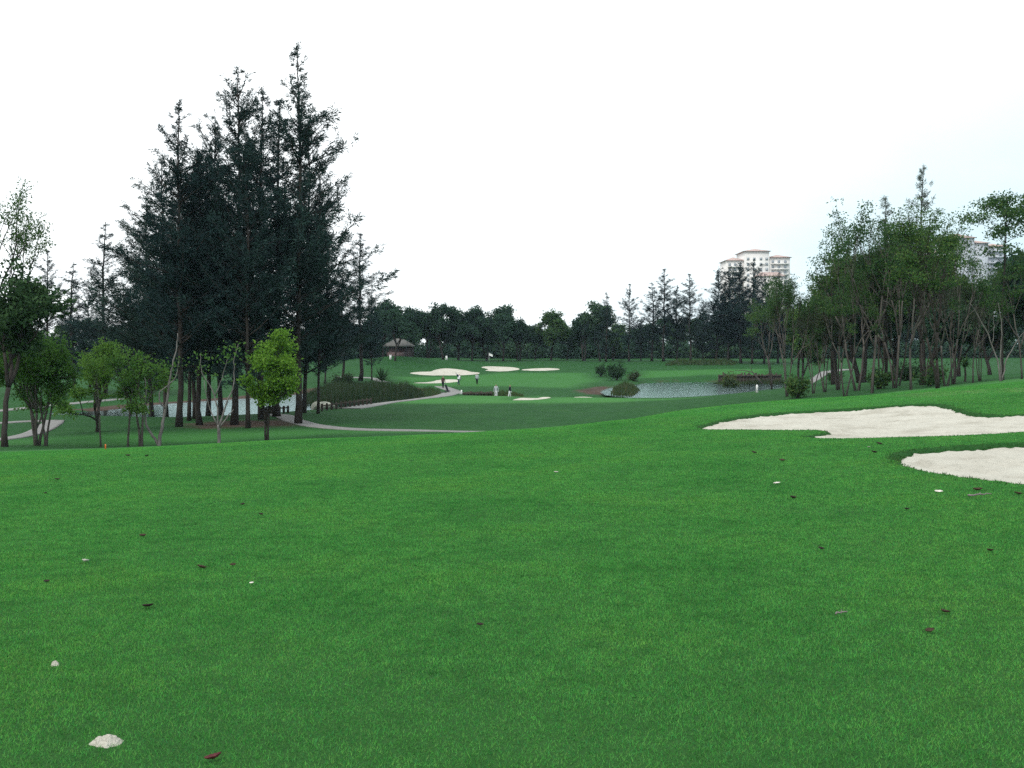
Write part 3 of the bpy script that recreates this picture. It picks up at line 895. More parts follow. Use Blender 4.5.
hand_tree('young_tree', 219, 445, [
    ([(0, 0, -.2), (.0, 0, .8), (-.05, 0, 1.1)], .13, .10),
    ([(-.05, 0, 1.0), (-.1, .05, 2.0), (-.35, .1, 2.9), (-.95, .1, 3.8), (-1.0, .1, 4.8)], .07, .02),
    ([(-.05, 0, 1.0), (-.55, -.1, 2.2), (-.75, -.1, 3.4)], .05, .02),
    ([(0, 0, .95), (.5, .05, 1.6), (.75, .05, 1.9)], .06, .03),
    ([(.0, 0, 1.0), (.35, .1, 2.2), (.75, .2, 3.2), (.7, .2, 4.4), (.95, .2, 5.3)], .075, .02),
    ([(-.2, .05, 2.6), (.15, 0, 3.5), (.45, 0, 4.6)], .045, .015)],
    [(-1.0, .1, 4.7), (-.9, .1, 4.2), (.3, 0, 5.0), (.8, .2, 4.9), (.9, .2, 5.3), (.5, .1, 4.5), (1.2, .2, 4.7), (-.2, 0, 4.6), (-.6, 0, 3.8)],
    M['bark_pale'], M['young_leaf'], 'bare pale grey tree with a few yellowish leaves in front of the dark trunks', 42, n_per=16, cr=.28, group=G3)
o = broadleaf(43, 6.2, 1.15, .30, 4, (2, 4), (20, 48), 2, .3, tip_n=20, tip_r=.42, leaf='bright_leaf', lsize=.2, lw=.6, bark='bark_dark', r0=.06, name='young_tree', stem_tilt=(3, 7))
place(o, 267, 54, 328, 6.2, .6, 1.05, 'bright yellow green leafy tree on two dark trunks before the dark clump', 'tree', G3)

# --- thin trees on the right
RT = [
 broadleaf(51, 11, 2.8, .20, 5, (2, 3), (14, 38), 2, .3, tip_n=20, tip_r=.5, leaf='mid_leaf', lsize=0.15, bark='bark_slim', r0=0.065, skip=.28, flat=.38, name='slender_tree'),
 broadleaf(52, 11, 2.4, .24, 5, (2, 3), (14, 34), 1, .3, tip_n=20, tip_r=.5, leaf='mid_leaf', lsize=0.15, bark='bark_slim', r0=0.069, skip=.34, flat=.38, name='slender_tree'),
 broadleaf(53, 11, 3.0, .19, 5, (2, 3), (16, 40), 3, .3, tip_n=16, tip_r=.55, leaf='mid_leaf', lsize=0.15, bark='bark_slim', r0=0.060, skip=.34, flat=.38, name='slender_tree'),
 broadleaf(54, 8, 1.8, .24, 4, (2, 3), (14, 32), 3, .3, tip_n=18, tip_r=.4, leaf='grey_leaf', lsize=0.12, bark='bark_slim', r0=0.041, skip=.35, flat=.38, name='slender_tree'),
 broadleaf(55, 11, 2.4, .25, 5, (2, 3), (14, 36), 2, .4, tip_n=18, tip_r=.55, leaf='mid_leaf', lsize=0.15, bark='bark_dark', r0=0.065, skip=.25, flat=.38, name='slender_tree'),
]
G4 = 'slender trees on the slope beyond the big bunker'
rt = [
 (772, 389.5, 275, 0, 1.0, .95, 'slender twin stemmed tree nearest the timber wall, leaning its crown left'),
 (787, 397, 270, 2, .4, .85, 'slender tree fanning into many stems, just beside the low leafy bush'),
 (813, 393.5, 300, 3, 2.0, 1.0, 'greyish thin tree with few leaves next to the low leafy bush'),
 (825, 392, 292, 3, 4.2, 1.1, 'greyish thin tree between the fan stemmed and the V forked trees'),
 (845, 396.5, 262, 0, 3.0, .9, 'slender tree forking low into a V right behind the bunker bank'),
 (872, 393.5, 202, 1, 5.2, 1.05, 'tall slender tree with a leaning dark trunk, highest leafy crown before the spire'),
 (880, 389, 225, 4, 1.5, .9, 'slender tree leaning right beside the tall leaning trunk'),
 (898, 386, 236, 0, 2.5, .9, 'slender tree half hidden behind the dark straight trunk'),
 (911, 390, 208, 1, .9, 1.0, 'slender tree with one dark straight trunk above the middle of the big bunker'),
 (938, 388.5, 196, 4, 3.6, 1.1, 'tall slender tree with pale upright limbs reaching up in front of the second tower'),
 (924, 385, 232, 2, 4.4, .8, 'thin many stemmed tree behind the spire tipped one'),
 (953, 384, 262, 3, 1.1, 1.0, 'thin leaning tree behind the palm like shrub'),
 (980, 381.5, 290, 3, 3.3, 1.0, 'greyish thin tree between the palm like shrub and the pale branches'),
 (838, 390, 246, 2, 3.7, .95, 'thin tree with several stems in front of the V forked one, crown joining its neighbours'),
 (857, 391, 216, 0, 5.9, 1.0, 'thin tree with a high rounded crown on the open side of the tall leaning trunk'),
 (895, 388, 214, 2, 1.3, .95, 'many stemmed thin tree between the leaning trunk and the dark straight trunk'),
 (946, 386, 226, 0, 2.9, .95, 'thin leafy tree in front of the red roofs of the second tower'),
 (973, 383, 268, 1, .2, 1.0, 'thin leafy tree just past the palm like shrub'),
 (1022, 379, 250, 1, 2.2, 1.0, 'slender tree cut off by the right edge below the umbrella crown'),
]
for u, v, tv, k, rz, sx, lab in rt:
    place(take(RT, k), u, None, tv, (11, 11, 11, 8, 11)[k], rz, sx, lab, 'tree', G4, v=v)
o = casuarina(61, 14, 2.7, .35, .8, needle=.3, wid=.035, leaf='grey_leaf')
place(o, 921, 64, 166, 14, .3, 1.0, 'casuarina with a thin feathery spire, highest of the right hand trees', 'tree', G4)
o = copy_tree(o)
place(o, 886, 68, 196, 14, 2.3, 1.2, 'casuarina with a small blunt spire among the right hand trees', 'tree', G4)

# umbrella-crowned tree and pale dead branches at the right edge
rs = np.random.default_rng(71)
tips = []
for zz, r_, n_ in ((10.9, 1.9, 30), (10.2, 2.5, 30), (9.2, 1.7, 10), (8.0, 1.6, 8), (6.9, 1.4, 7), (5.6, 1.3, 5)):
    for i in range(n_):
        a = rs.uniform(0, 6.28); rr = r_ * math.sqrt(rs.uniform(.1, 1))
        tips.append((.3 + math.cos(a) * rr, math.sin(a) * rr, zz - .18 * rr + rs.uniform(-.12, .12)))
st = [([(0, 0, -.2), (-.1, 0, 3), (.05, 0, 6), (.15, 0, 9), (.3, 0, 10.8)], .13, .03)]
for tpp in tips[::2]:
    z0 = min(tpp[2] - .6, 10.2)
    st.append(([(.1, 0, z0 - .3), (tpp[0] * .5 + .05, tpp[1] * .5, z0 + .15), tpp], .03, .008))
o = hand_tree('umbrella_tree', 1003, 380, st, tips, M['bark_dark'], M['mid_leaf'], 'tall tree with a straight dark trunk and flat layered umbrella crown at the right edge', 72, lsize=.17, n_per=70, cr=.27, group=G4, d=60.)
hand_tree('dead_tree', 1001, 380.5, [
    ([(0, 0, -.2), (-.2, 0, 1.2), (-.7, 0, 2.6), (-1.2, .1, 3.6), (-1.7, .1, 4.4)], .07, .02),
    ([(0, 0, 0), (.0, .1, 1.5), (.1, .1, 3.0), (-.1, .1, 4.4)], .06, .02),
    ([(.05, 0, 0), (.3, 0, 1.2), (.9, .1, 2.2), (1.5, .1, 3.0)], .06, .02),
    ([(-.5, 0, 2.1), (-.3, .1, 2.9), (-.4, .1, 3.6)], .035, .012)],
    [(-1.7, .1, 4.4), (-.1, .1, 4.4)], M['bark_pale'], M['grey_leaf'], 'small dead tree with bare pale branches at the foot of the umbrella crown', 73, n_per=6, group=G4, d=56.)

# second rank behind the slender trees
BL = [broadleaf(81, 12, 4.2, .10, 4, (3, 4), (24, 55), 1, tip_n=30, tip_r=.95, leaf='far_leaf', lsize=.5, lw=.6, bark='bark_dark', r0=.25, flat=.7, name='broadleaf_tree'),
      broadleaf(82, 12, 3.6, .12, 4, (3, 4), (20, 48), 2, .6, tip_n=26, tip_r=.9, leaf='far_leaf', lsize=.5, lw=.6, bark='bark_dark', r0=.22, flat=.7, name='broadleaf_tree'),
      broadleaf(83, 12, 3.9, .14, 4, (2, 4), (24, 50), 1, tip_n=32, tip_r=1.0, leaf='far_leaf', lsize=.5, lw=.6, bark='bark_dark', r0=.22, flat=.6, name='broadleaf_tree'),
      broadleaf(84, 12, 3.2, .22, 4, (2, 4), (18, 45), 2, .6, tip_n=26, tip_r=.8, leaf='mid_leaf', lsize=.45, lw=.6, bark='bark_dark', r0=.2, flat=.7, name='broadleaf_tree')]
G5 = 'leafy trees in the shade behind the slender trees'
for i, (u, d, tv, k, sx, lab) in enumerate([
 (800, 135, 302, 3, .9, 'low leafy tree seen behind the fan stemmed tree'),
 (835, 118, 282, 1, 1.0, 'leafy tree behind the V forked tree'),
 (862, 105, 250, 3, 1.1, 'leafy tree behind the tall leaning trunk'),
 (893, 110, 258, 0, 1.0, 'dark leafy tree behind the dark straight trunk'),
 (925, 100, 250, 3, 1.0, 'leafy tree behind the spire tipped casuarina'),
 (958, 96, 300, 1, 1.1, 'leafy tree filling the space under the second tower'),
 (990, 92, 290, 0, 1.0, 'leafy tree behind the pale dead branches'),
 (1036, 90, 250, 2, 1.1, 'leafy tree filling the right edge behind the umbrella crown')]):
    place(take(BL, k), u, d, tv, 12, i * 1.3, sx, lab, 'tree', G5)

# --- the far tree line
ORD = ['first', 'second', 'third', 'fourth', 'fifth', 'sixth', 'seventh', 'eighth', 'ninth', 'tenth', 'eleventh', 'twelfth', 'thirteenth', 'fourteenth', 'fifteenth', 'sixteenth', 'seventeenth', 'eighteenth', 'nineteenth', 'twentieth']
G6 = 'broad trees lining the far end of the course'
row = [(383, 214, 300, 2, 1.0), (395, 197, 306, 2, 1.0), (412, 222, 306, 1, 1.0), (428, 226, 312, 3, .9), (443, 224, 303, 0, .9), (458, 228, 312, 1, .95), (472, 226, 306, 2, .9),
       (487, 230, 316, 3, .95), (503, 228, 305, 0, .9), (519, 232, 318, 1, 1.0), (535, 234, 324, 2, .9), (551, 230, 309, 3, 1.05), (567, 236, 326, 0, .9), (584, 228, 311, 1, .9), (600, 226, 301, 2, .85), (613, 232, 330, 3, 1.0)]
for i, (u, d, tv, k, sx) in enumerate(row):
    lab = f'{ORD[i]} broad dark tree along the far tree line, counting from the hut side'
    if i == 1: lab = 'dark tree with a forked trunk standing in front of the hut'
    if i == 11: lab = 'rounded leafy tree standing out on the far tree line beyond the tiny bunker sliver'
    place(take(BL, 2 if i == 1 else k), u, d, tv, 12, i * 2.1, sx, lab, 'tree', G6)
G7 = 'casuarinas along the far side of the pond'
WIDE = 1.55
cr = [(629, 218, 284, 3, 1.0), (641, 222, 318, 1, 1.1), (652, 216, 282, 4, 1.3), (664, 214, 269, 3, 1.2), (677, 218, 286, 1, 1.0), (690, 212, 274, 3, 1.15), (703, 216, 300, 2, 1.0), (716, 210, 268, 2, 1.0), (728, 208, 266, 0, 1.05),
      (741, 206, 262, 1, 1.1), (752, 204, 260, 2, .9), (764, 208, 274, 0, 1.0), (778, 210, 272, 1, 1.0), (792, 206, 280, 0, 1.0), (606, 220, 292, 4, 1.2)]
for i, (u, d, tv, k, sx) in enumerate(cr):
    lab = f'{ORD[i]} dark casuarina in the row beyond the right pond, counting toward the towers'
    if i == 14: lab = 'wispy casuarina top rising from the broad trees where the casuarina row begins'
    place(take(CAS, {1: 0, 4: 2, 3: 3}.get(k, k) if 700 < u else k), u, d, tv, 24, i * 1.7 + .4, sx * WIDE, lab, 'tree', G7)
G8 = 'trees packed behind the far tree line'
i = 0
for u in range(330, 1050, 16):
    d = 252 + (i * 37) % 26
    tv = 322 + (i * 13) % 9 - (8 if u > 640 else 0) - (6 if u < 420 else 0)
    place(take(BL, (i * 3 + 1) % 4), u, d, tv, 12, i * .9, 1.15, 'dark tree packed in the shade behind the far tree line', 'tree', G8)
    i += 1
for u in range(10, 330, 26):
    place(take(BL, i % 4), u, 232 + (i * 17) % 20, 318 + (i * 7) % 12, 12, i * .9, 1.2, 'dark tree packed behind the left pond and its casuarinas', 'tree', 'trees packed beyond the left pond')
    i += 1

# --- shrubs
def shrub(seed, h, spread, leaf, lsize=.18, n=900, name='bush'):
    rs = np.random.default_rng(seed)
    tips = []
    wood = []
    for i in range(14):
        a = rs.uniform(0, 6.28); r_ = spread * math.sqrt(rs.uniform(.05, 1)); zz = h * rs.uniform(.45, 1) * (1 - .35 * (r_ / spread) ** 2)
        q = np.array([(0, 0, -.1), (math.cos(a) * r_ * .4, math.sin(a) * r_ * .4, zz * .5), (math.cos(a) * r_, math.sin(a) * r_, zz)])
        wood.append((q, np.array([.03, .02, .008]), 4)); tips += [q[2], q[2] * .75, q[1] * 1.2]
    tips = np.array(tips)
    m_ = n // len(tips)
    P = (tips[:, None] + rs.standard_normal((len(tips), m_, 3)) * spread * .2).reshape(-1, 3)
    P[:, 2] = np.maximum(P[:, 2], .03)
    k_ = len(P)
    root = empty(name, (0, 0, 0))
    mb = MB()
    for q, r_, s_ in wood: mb.tube(q, r_, s_)
    mb.build('stem', M['bark_mid'], root)
    V, Fq = leaf_quads(P, rs.standard_normal((k_, 3)) + np.array([0, 0, .2]), rs.uniform(.6, 1.2, k_) * lsize, rs.uniform(.4, .7, k_) * lsize, rs)
    mesh_np('foliage', V, Fq, M[leaf], root)
    return root
def put(o, u, v=None, d=None, label='', cat='bush', group=None, s=1.0):
    o.location = spot(u, v) if d is None else spot_d(u, d)
    o.scale = (s, s, s)
    return tag(o, label, cat, group)
US = shrub(90, 5, 4.5, 'far_leaf', .8, 1800, 'thicket_bush')
j = 0
for u in list(range(-10, 330, 20)) + list(range(330, 1040, 16)):
    o = US if j == 0 else copy_tree(US)
    put(o, u, d=(244 if u > 330 else 222) + (j * 29) % 22, label='dark bush filling the shade under the far trees', group='understorey bushes of the far trees', s=.8 + .05 * (j * 7 % 8))
    o.rotation_euler = (0, 0, j * 1.1)
    j += 1
put(shrub(91, 1.5, .8, 'mid_leaf', .22, 1500), 797, 398, label='low leafy bush at the foot of the fan stemmed tree', s=1.0)
put(shrub(92, 1.3, .7, 'mid_leaf', .2, 900), 878, 389.5, label='small green bush between the two leaning trunks')
put(shrub(93, 1.4, .9, 'mid_leaf', .2, 900), 930, 386, label='small green bush at the foot of the pale limbed tree')
put(shrub(94, 2.2, 1.3, 'reed', .3, 1800), 343, d=134, label='dark drooping bush at the back of the reed bed')
put(shrub(95, 3.0, 1.7, 'dark_leaf', .35, 1600), 617, d=166, label='rounded dark shrub on the rise behind the mud bank')
put(shrub(96, 2.2, 1.0, 'dark_leaf', .3, 900), 601, d=178, label='small upright shrub on the slope left of the rounded shrub')
put(shrub(97, 1.6, 1.0, 'reed', .3, 900), 634, d=162, label='small dark shrub poking above the reeds by the right pond')
put(shrub(98, 2.4, 1.3, 'scrub', .3, 1400), 728, d=148, label='light green bush growing out of the water before the timber wall')
put(shrub(99, 1.6, 1.0, 'mid_leaf', .25, 900), 835, 383, label='bush in the shade between the greyish thin trees')
put(shrub(100, 1.5, 1.2, 'dark_leaf', .25, 900), 905, 381, label='dark bush behind the dark straight trunk')

def fan_plant(seed, h, n, leaf, name, blade=.12, arch=.5, trunk_h=0.):
    rs = np.random.default_rng(seed)
    root = empty(name, (0, 0, 0))
    mb = MB(); mb.tube([(0, 0, -.2), (0.03, 0, trunk_h * .5 + .1), (0, 0, trunk_h + .25)], [.09, .075, .06], 7)
    mb.build('stem', M['bark_mid'], root)
    V, Q = [], []
    c0 = 0
    for i in range(n):
        a = rs.uniform(0, 6.28); el = math.radians(rs.uniform(25, 85)); L = h * rs.uniform(.7, 1.1)
        k_ = 6
        d = np.array([math.cos(a) * math.cos(el), math.sin(a) * math.cos(el), math.sin(el)])
        p = np.array([0, 0, trunk_h + .2]); side = np.array([-math.sin(a), math.cos(a), 0])
        for s in range(k_ + 1):
            w_ = blade * (1 - (s / k_) ** 2) * .5 + .004
            V += [p - side * w_, p + side * w_]
            d = d + np.array([0, 0, -arch / k_ * 1.4]); d /= np.linalg.norm(d)
            p = p + d * L / k_
        for s in range(k_):
            b0 = c0 + s * 2
            Q.append([b0, b0 + 1, b0 + 3, b0 + 2])
        c0 += (k_ + 1) * 2
    mesh_np('fronds', np.array(V), np.array(Q), M[leaf], root)
    return root
put(fan_plant(101, 1.1, 60, 'mid_leaf', 'palm_shrub', .12, .9, .9), 965, 382, label='small palm like shrub on a short stem among the right hand trees', cat='shrub', s=.85)
put(fan_plant(102, 2.4, 46, 'dark_leaf', 'spiky_shrub', .22, .25), 382, d=148, label='spiky dark shrub standing at the end of the far path by the reeds', cat='shrub')

# --- reeds and rough scrub: nobody could count the blades
def blades(name, poly, n, h, wid, material, seed, zfix=None, lean=.18, label=None, cat='reeds'):
    rs = np.random.default_rng(seed)
    x0, y0 = poly.min(0); x1, y1 = poly.max(0)
    X = rs.uniform(x0, x1, n * 4); Y = rs.uniform(y0, y1, n * 4)
    k_ = sdf(X, Y, poly) < 0
    X, Y = X[k_][:n], Y[k_][:n]
    clump = .72 + .28 * np.sin(X * .8 + 2 * np.sin(Y * .5)) * np.sin(Y * .6 + 1 + np.sin(X * .37) * 2)
    Z = gz(X, Y)
    if zfix is not None: Z = np.maximum(Z, zfix)
    m_ = len(X)
    hh = h * rs.uniform(.5, 1.15, m_) * clump * (.35 + .65 * sstep(0, -2.2, sdf(X, Y, poly)))
    P = np.stack([X, Y, Z - .05], -1)
    D = np.stack([rs.standard_normal(m_) * lean, rs.standard_normal(m_) * lean, np.ones(m_)], -1)
    V, Q = leaf_quads(P, D, hh, np.full(m_, wid) * rs.uniform(.6, 1.4, m_), rs)
    return tag(mesh_np(name, V, Q, material), label, cat, kind='stuff')
REEDS = onwater([(306, 405.5), (345, 404.5), (385, 402.5), (412, 400), (425, 397), (420, 391.5), (405, 389.5), (380, 388.5), (330, 390), (306, 395)])
blades('reeds', REEDS, 9000, 2.0, .08, M['reed'], 201, WATER - .02, .14, 'dense dark reed bed along the water between the clump and the path')
blades('reeds', onwater([(610, 396), (632, 397), (640, 391), (634, 386), (614, 388)]), 1500, 1.9, .09, M['reed'], 202, WATER, .28, 'clump of dark reeds at the corner of the right pond')
blades('reeds', np.array([(-3.4, 129), (1.5, 129), (1.5, 134), (-3.6, 134)]), 1500, 1.1, .08, M['scrub'], 203, None, .25, 'strip of tall brownish grass behind the two golfers below the green')
wx0, wx1 = (716 - 512) / F * 161, (786 - 512) / F * 160
blades('reeds', np.array([(wx0 - .5, 158.2), (wx1, 157.6), (wx1 + .5, 160.6), (wx0 - .8, 160.6)]), 1300, 1.7, .10, M['reed'], 206, WATER, .3, 'loose reeds growing at the foot of the timber wall')
blades('scrub', np.array([(wx0 - .3, 161.3), (wx1, 161.3), (wx1 + .5, 163.4), (wx0 + .4, 163)]), 900, .8, .12, M['reed'], 207, None, .4, 'ragged dark scrub along the top of the timber wall', 'scrub')
blades('scrub', hits([(664, 366), (735, 365.5), (738, 362.5), (668, 362.5)]), 2500, 1.4, .16, M['scrub'], 204, None, .35, 'strip of rough scrub on the rise beyond the right pond', 'scrub')
blades('reeds', hits([(408, 397), (442, 393.5), (440, 389.5), (420, 389.5)]), 1200, 1.0, .09, M['scrub'], 205, None, .3, 'yellowish grass tuft beside the path bend')

# ------------------------------------------------------------------ fences, wall, rocks, posts
def rail_fence(P0, P1, n, h, label, zmin=None, group=None):
    root = empty('low_post_fence', ((P0[0] + P1[0]) / 2, (P0[1] + P1[1]) / 2, 0))
    c0 = np.array(root.location)
    zs = []
    for i in range(n):
        f = i / (n - 1)
        x, y = P0[0] * (1 - f) + P1[0] * f, P0[1] * (1 - f) + P1[1] * f
        z = float(gz(x, y))
        if zmin is not None: z = max(z, zmin)
        zs.append((x - c0[0], y - c0[1], z))
        mb = MB(); mb.tube([(x - c0[0], y - c0[1], z - .3), (x - c0[0], y - c0[1], z + h - .03), (x - c0[0], y - c0[1], z + h)], [.10, .10, .07], 8)
        mb.build('post', M['timber'], root)
    mb = MB(); mb.tube([(x, y, z + h * .72) for x, y, z in zs], [.055] * n, 6)
    mb.build('rail', M['timber'], root)
    return tag(root, label, 'fence', group)
a0, a1 = hit(322, 411), hit(371, 404.5)
rail_fence(a0, a1, 12, .62, 'low dark post fence between the reeds and the curving path')
a0, a1 = hit(262, 414.5), hit(288, 413.0)
rail_fence(a0, a1, 7, .6, 'low dark post fence where the path meets the water behind the bright tree')

def wall_post_panel():
    x0 = (717 - 512) / F * 162; x1 = (783 - 512) / F * 160
    root = empty('retaining_wall', ((x0 + x1) / 2, 161, WATER))
    c_ = root.location
    mb = MB(); n = 44
    rr = random.Random(8)
    for i in range(n):
        f0 = i / n; xa = x0 + (x1 - x0) * f0; w_ = (x1 - x0) / n
        h = 1.62 + rr.uniform(-.3, .2)
        y = 161 + rr.uniform(-.05, .05)
        mb.box(xa - c_[0] + .012, xa + w_ - c_[0] - .012, y - c_[1] - .13, y - c_[1] + .13, -.6, h)
    mb.build('pile_wall', M['timber'], root)
    mb = MB(); mb.box(x0 - c_[0], x1 - c_[0], -.32, -.16, 1.15, 1.35); mb.build('cap_beam', M['timber'], root)
    return tag(root, 'dark weathered timber retaining wall at the back of the right pond', 'wall')
wall_post_panel()
# bare branch leaning at the wall
mb = MB(); mb.tube([(0, 0, -.2), (-.9, 0, .8), (-1.8, .1, 1.9), (-3.2, .1, 2.2), (-4.4, .2, 2.15)], [.12, .11, .09, .06, .03], 6)
mb.tube([(-1.8, .1, 1.9), (-2.0, .2, 2.5), (-2.3, .2, 2.9)], [.05, .04, .02], 5)
o = mb.build('fallen_branch', M['bark_mid'])
o.location = Vector(((764 - 512) / F * 158, 158, WATER))
tag(o, 'bare crooked branch leaning out of the water before the timber wall', 'branch')

def boulder(seed, s, u, v, label):
    bm = bmesh.new()
    bmesh.ops.create_icosphere(bm, subdivisions=3, radius=1)
    rs = np.random.default_rng(seed)
    ks = rs.standard_normal((7, 3)); ph = rs.uniform(0, 6, 7)
    for vv in bm.verts:
        c_ = np.array(vv.co)
        f = 1 + .16 * sum(math.sin(2.2 * float(ks[i] @ c_) + ph[i]) for i in range(7)) / 2.2
        vv.co = Vector((c_[0] * s[0] * f, c_[1] * s[1] * f, c_[2] * s[2] * f))
    me = bpy.data.meshes.new('boulder'); bm.to_mesh(me); bm.free()
    me.materials.append(M['boulder'])
    o = bpy.data.objects.new('boulder', me); COL.objects.link(o)
    L = spot(u, v); o.location = L + Vector((0, 0, s[2] * .45))
    return tag(o, label, 'boulder', 'pale boulders at the water')
boulder(1, (.45, .5, .55), 316, 408, 'upright pale boulder at the water beside the tallest trunk')
boulder(2, (.95, .6, .4), 325, 408.5, 'long flat pale boulder next to the low post fence')
boulder(3, (.4, .4, .35), 303, 399, 'small pale boulder seen between the two trunks by the path bend')

def marker(u, v, d, label, h=.9, r=.05, name='marker_post', cat='post'):
    root = empty(name, spot(u, v) if d is None else spot_d(u, d))
    mb = MB(); mb.tube([(0, 0, -.1), (0, 0, h - .06), (0, 0, h)], [r, r, r * .6], 10)
    mb.build('shaft', M['white'], root)
    mb = MB(); mb.tube([(0, 0, 0), (0, 0, .03)], [r * 1.6, r * 1.6], 10); mb.build('foot', M['metal'], root)
    return tag(root, label, cat)
marker(757, 392.5, None, 'short white marker post on the grass before the right pond', .62, .09)
marker(461.5, 394.3, None, 'short white marker post at the corner of the path bend', .5, .09)
# low dark edging beside the path corner
mb = MB()
for i in range(9):
    mb.box(i * .38, i * .38 + .34, -.12, .12, -.2, .32 + .05 * ((i * 7) % 3))
mb.box(-.05, 3.5, -.19, -.125, .1, .22)
o = mb.build('timber_edging', M['timber']); o.location = spot(463, 395); tag(o, 'low dark timber edging running from the white post at the path corner', 'edging')
# orange tag at sapling
mb = MB(); mb.tube([(0, 0, -.05), (0, 0, .12), (0, 0, .14)], [.02, .02, .012], 8)
mm = simple('orange_plastic', (.6, .12, .02), (.7, .18, .03), 9, .5, .4)
o = mb.build('ground_marker', mm); o.location = spot(105.5, 449); tag(o, 'tiny orange marker peg by the foot of the pole like sapling', 'peg')

# flag on the far green
P = spot(489, 363.5)
root = empty('golf_flag', P)
mb = MB(); mb.tube([(0, 0, -.1), (0, 0, 2.3)], [.022, .018], 8); mb.build('flagstick', M['white'], root)
xs = np.linspace(0, .75, 9); zs = np.linspace(0, .5, 5)
X, Z = np.meshgrid(xs, zs); Y = .07 * np.sin(X * 9 + Z * 2) * (X / .75)
V1 = np.stack([X + .02, Y, 1.75 + Z - X * .45], -1).reshape(-1, 3); V2 = V1 + np.array([0, .012, 0])
ii = np.arange(45).reshape(5, 9)
q = np.stack([ii[:-1, :-1], ii[:-1, 1:], ii[1:, 1:], ii[1:, :-1]], -1).reshape(-1, 4)
edge = np.concatenate([ii[0], ii[1:, -1], ii[-1, -2::-1], ii[-2:0:-1, 0]])
qe = np.stack([edge, np.roll(edge, -1), np.roll(edge, -1) + 45, edge + 45], -1)
mesh_np('flag_cloth', np.vstack([V1, V2]), np.vstack([q, q[:, ::-1] + 45, qe]), M['white'], root)
tag(root, 'white flag drooping on its stick on the far green', 'flag')

# utility boxes by the far trees
for u, v, lab in ((390.5, 359.5, 'small white utility box beside the forked tree before the hut'), (446.5, 360, 'small pale utility box under the broad trees above the far bunkers')):
    root = empty('utility_box', spot(u, v))
    mb = MB(); mb.box(-.2, .2, -.15, .15, -.1, .85); mb.build('cabinet', M['white'], root)
    mb = MB(); mb.box(-.23, .23, -.18, .18, .852, .92); mb.build('lid', M['white'], root)
    tag(root, lab, 'box')

# ------------------------------------------------------------------ hut
P = spot_d(399, 206)
root = empty('rest_hut', (P.x, P.y, P.z - .1))
mb = MB(); mb.hip(-2.5, 2.5, -2.2, 2.2, 2.3, 3.75, .5, .25); mb.build('roof', M['hut_roof'], root)
for x, y in ((-2.3, -2), (2.3, -2), (-2.3, 2), (2.3, 2)):
    mb = MB(); mb.box(x - .1, x + .1, y - .1, y + .1, -.3, 2.12); mb.build('post', M['timber'], root)
mb = MB(); mb.box(-2.18, 1.3, -2.0, -1.85, -.4, .95); mb.box(-2.18, 2.18, 1.85, 2.0, -.4, 2.0); mb.build('low_wall', M['hut_wall'], root)
mb = MB(); mb.box(-1.8, 1.0, -.5, .0, .42, .5); mb.box(-1.7, -1.6, -.45, -.05, -.3, .417); mb.box(.8, .9, -.45, -.05, -.3, .417); mb.build('bench', M['timber'], root)
mb = MB(); mb.box(-2.6, 2.6, -2.3, 2.3, -.6, -.02); mb.build('floor_slab', M['concrete'], root)
tag(root, 'small open rest hut with hipped roof and low reddish wall behind the far tree', 'hut')

# ------------------------------------------------------------------ apartment towers
def tower(name, loc, blocks, roofs, wins, balcs, label, wall):
    root = empty(name, loc)
    for bx in blocks:
        mb = MB(); mb.box(*bx); mb.build('wing', wall, root)
    for rf in roofs:
        mb = MB(); mb.hip(*rf); mb.build('roof', M['roof_tile'], root)
    base = None
    for (x, y, z, w_, h_) in wins:
        if base is None or base[1] != (w_, h_):
            mb = MB(); mb.box(-w_ / 2, w_ / 2, -.10, .3, -h_ / 2, h_ / 2)
            o = mb.build('window', M['glass'], root); base = (o, (w_, h_))
        else:
            o = base[0].copy(); COL.objects.link(o); o.parent = root
        o.location = (x, y, z)
    for bx in balcs:
        mb = MB(); mb.box(*bx); mb.build('balcony', wall, root)
    return tag(root, label, 'tower', 'cream apartment towers beyond the trees')
D1 = 620.; s1 = D1 / F
def zx(v): return EYE - (v - HZ) * s1
X0 = (760 - 512) * s1
blocks = [(-9.6, 5.8, 0, 22, 0, zx(251.5)), (-20.5, -9.63, 2, 20, 0, zx(260.5)), (5.83, 19, 1.2, 21, 0, zx(257.5)), (-3, 14, -4.5, -.03, 0, zx(277))]
roofs = [(-9.6, 5.8, 0, 22, zx(251), zx(247.8), 1.0, .4), (-20.5, -9.7, 2, 20, zx(260), zx(256), .9, .3), (5.9, 19, 1.2, 21, zx(257), zx(253.6), 1.0, .3), (-3, 14, -4.5, -.1, zx(276.5), zx(272.5), .7, .6)]
wins = []; balcs = []
for fl in range(9):
    z = zx(257) - 1.2 - fl * 3.3
    for x in (-7.4, -3.6, .6, 4.2):
        wins.append((x, 0, z, 1.6, 1.7)) if fl < 8 else None
for fl in range(8):
    z = zx(263) - .8 - fl * 3.3
    for x in (-18.4, -15, -11.8): wins.append((x, 2, z, 1.6, 1.7))
    z2 = zx(260) - .9 - fl * 3.3
    for x in (8.2, 12, 16): wins.append((x, 1.2, z2, 1.6, 1.7))
    if fl % 1 == 0:
        balcs.append((7.0, 18.3, -.2, 1.17, z2 - 1.75, z2 - 1.0))
        balcs.append((-19.6, -10.4, .6, 1.97, z - 1.75, z - 1.0))
tower('apartment_tower', (X0, D1, 0), blocks, roofs, wins, balcs, 'cream apartment tower with red hipped roofs rising above the casuarina row', M['render_wall'])
D2 = 560.; s1 = D2 / F
X0 = (968 - 512) * s1
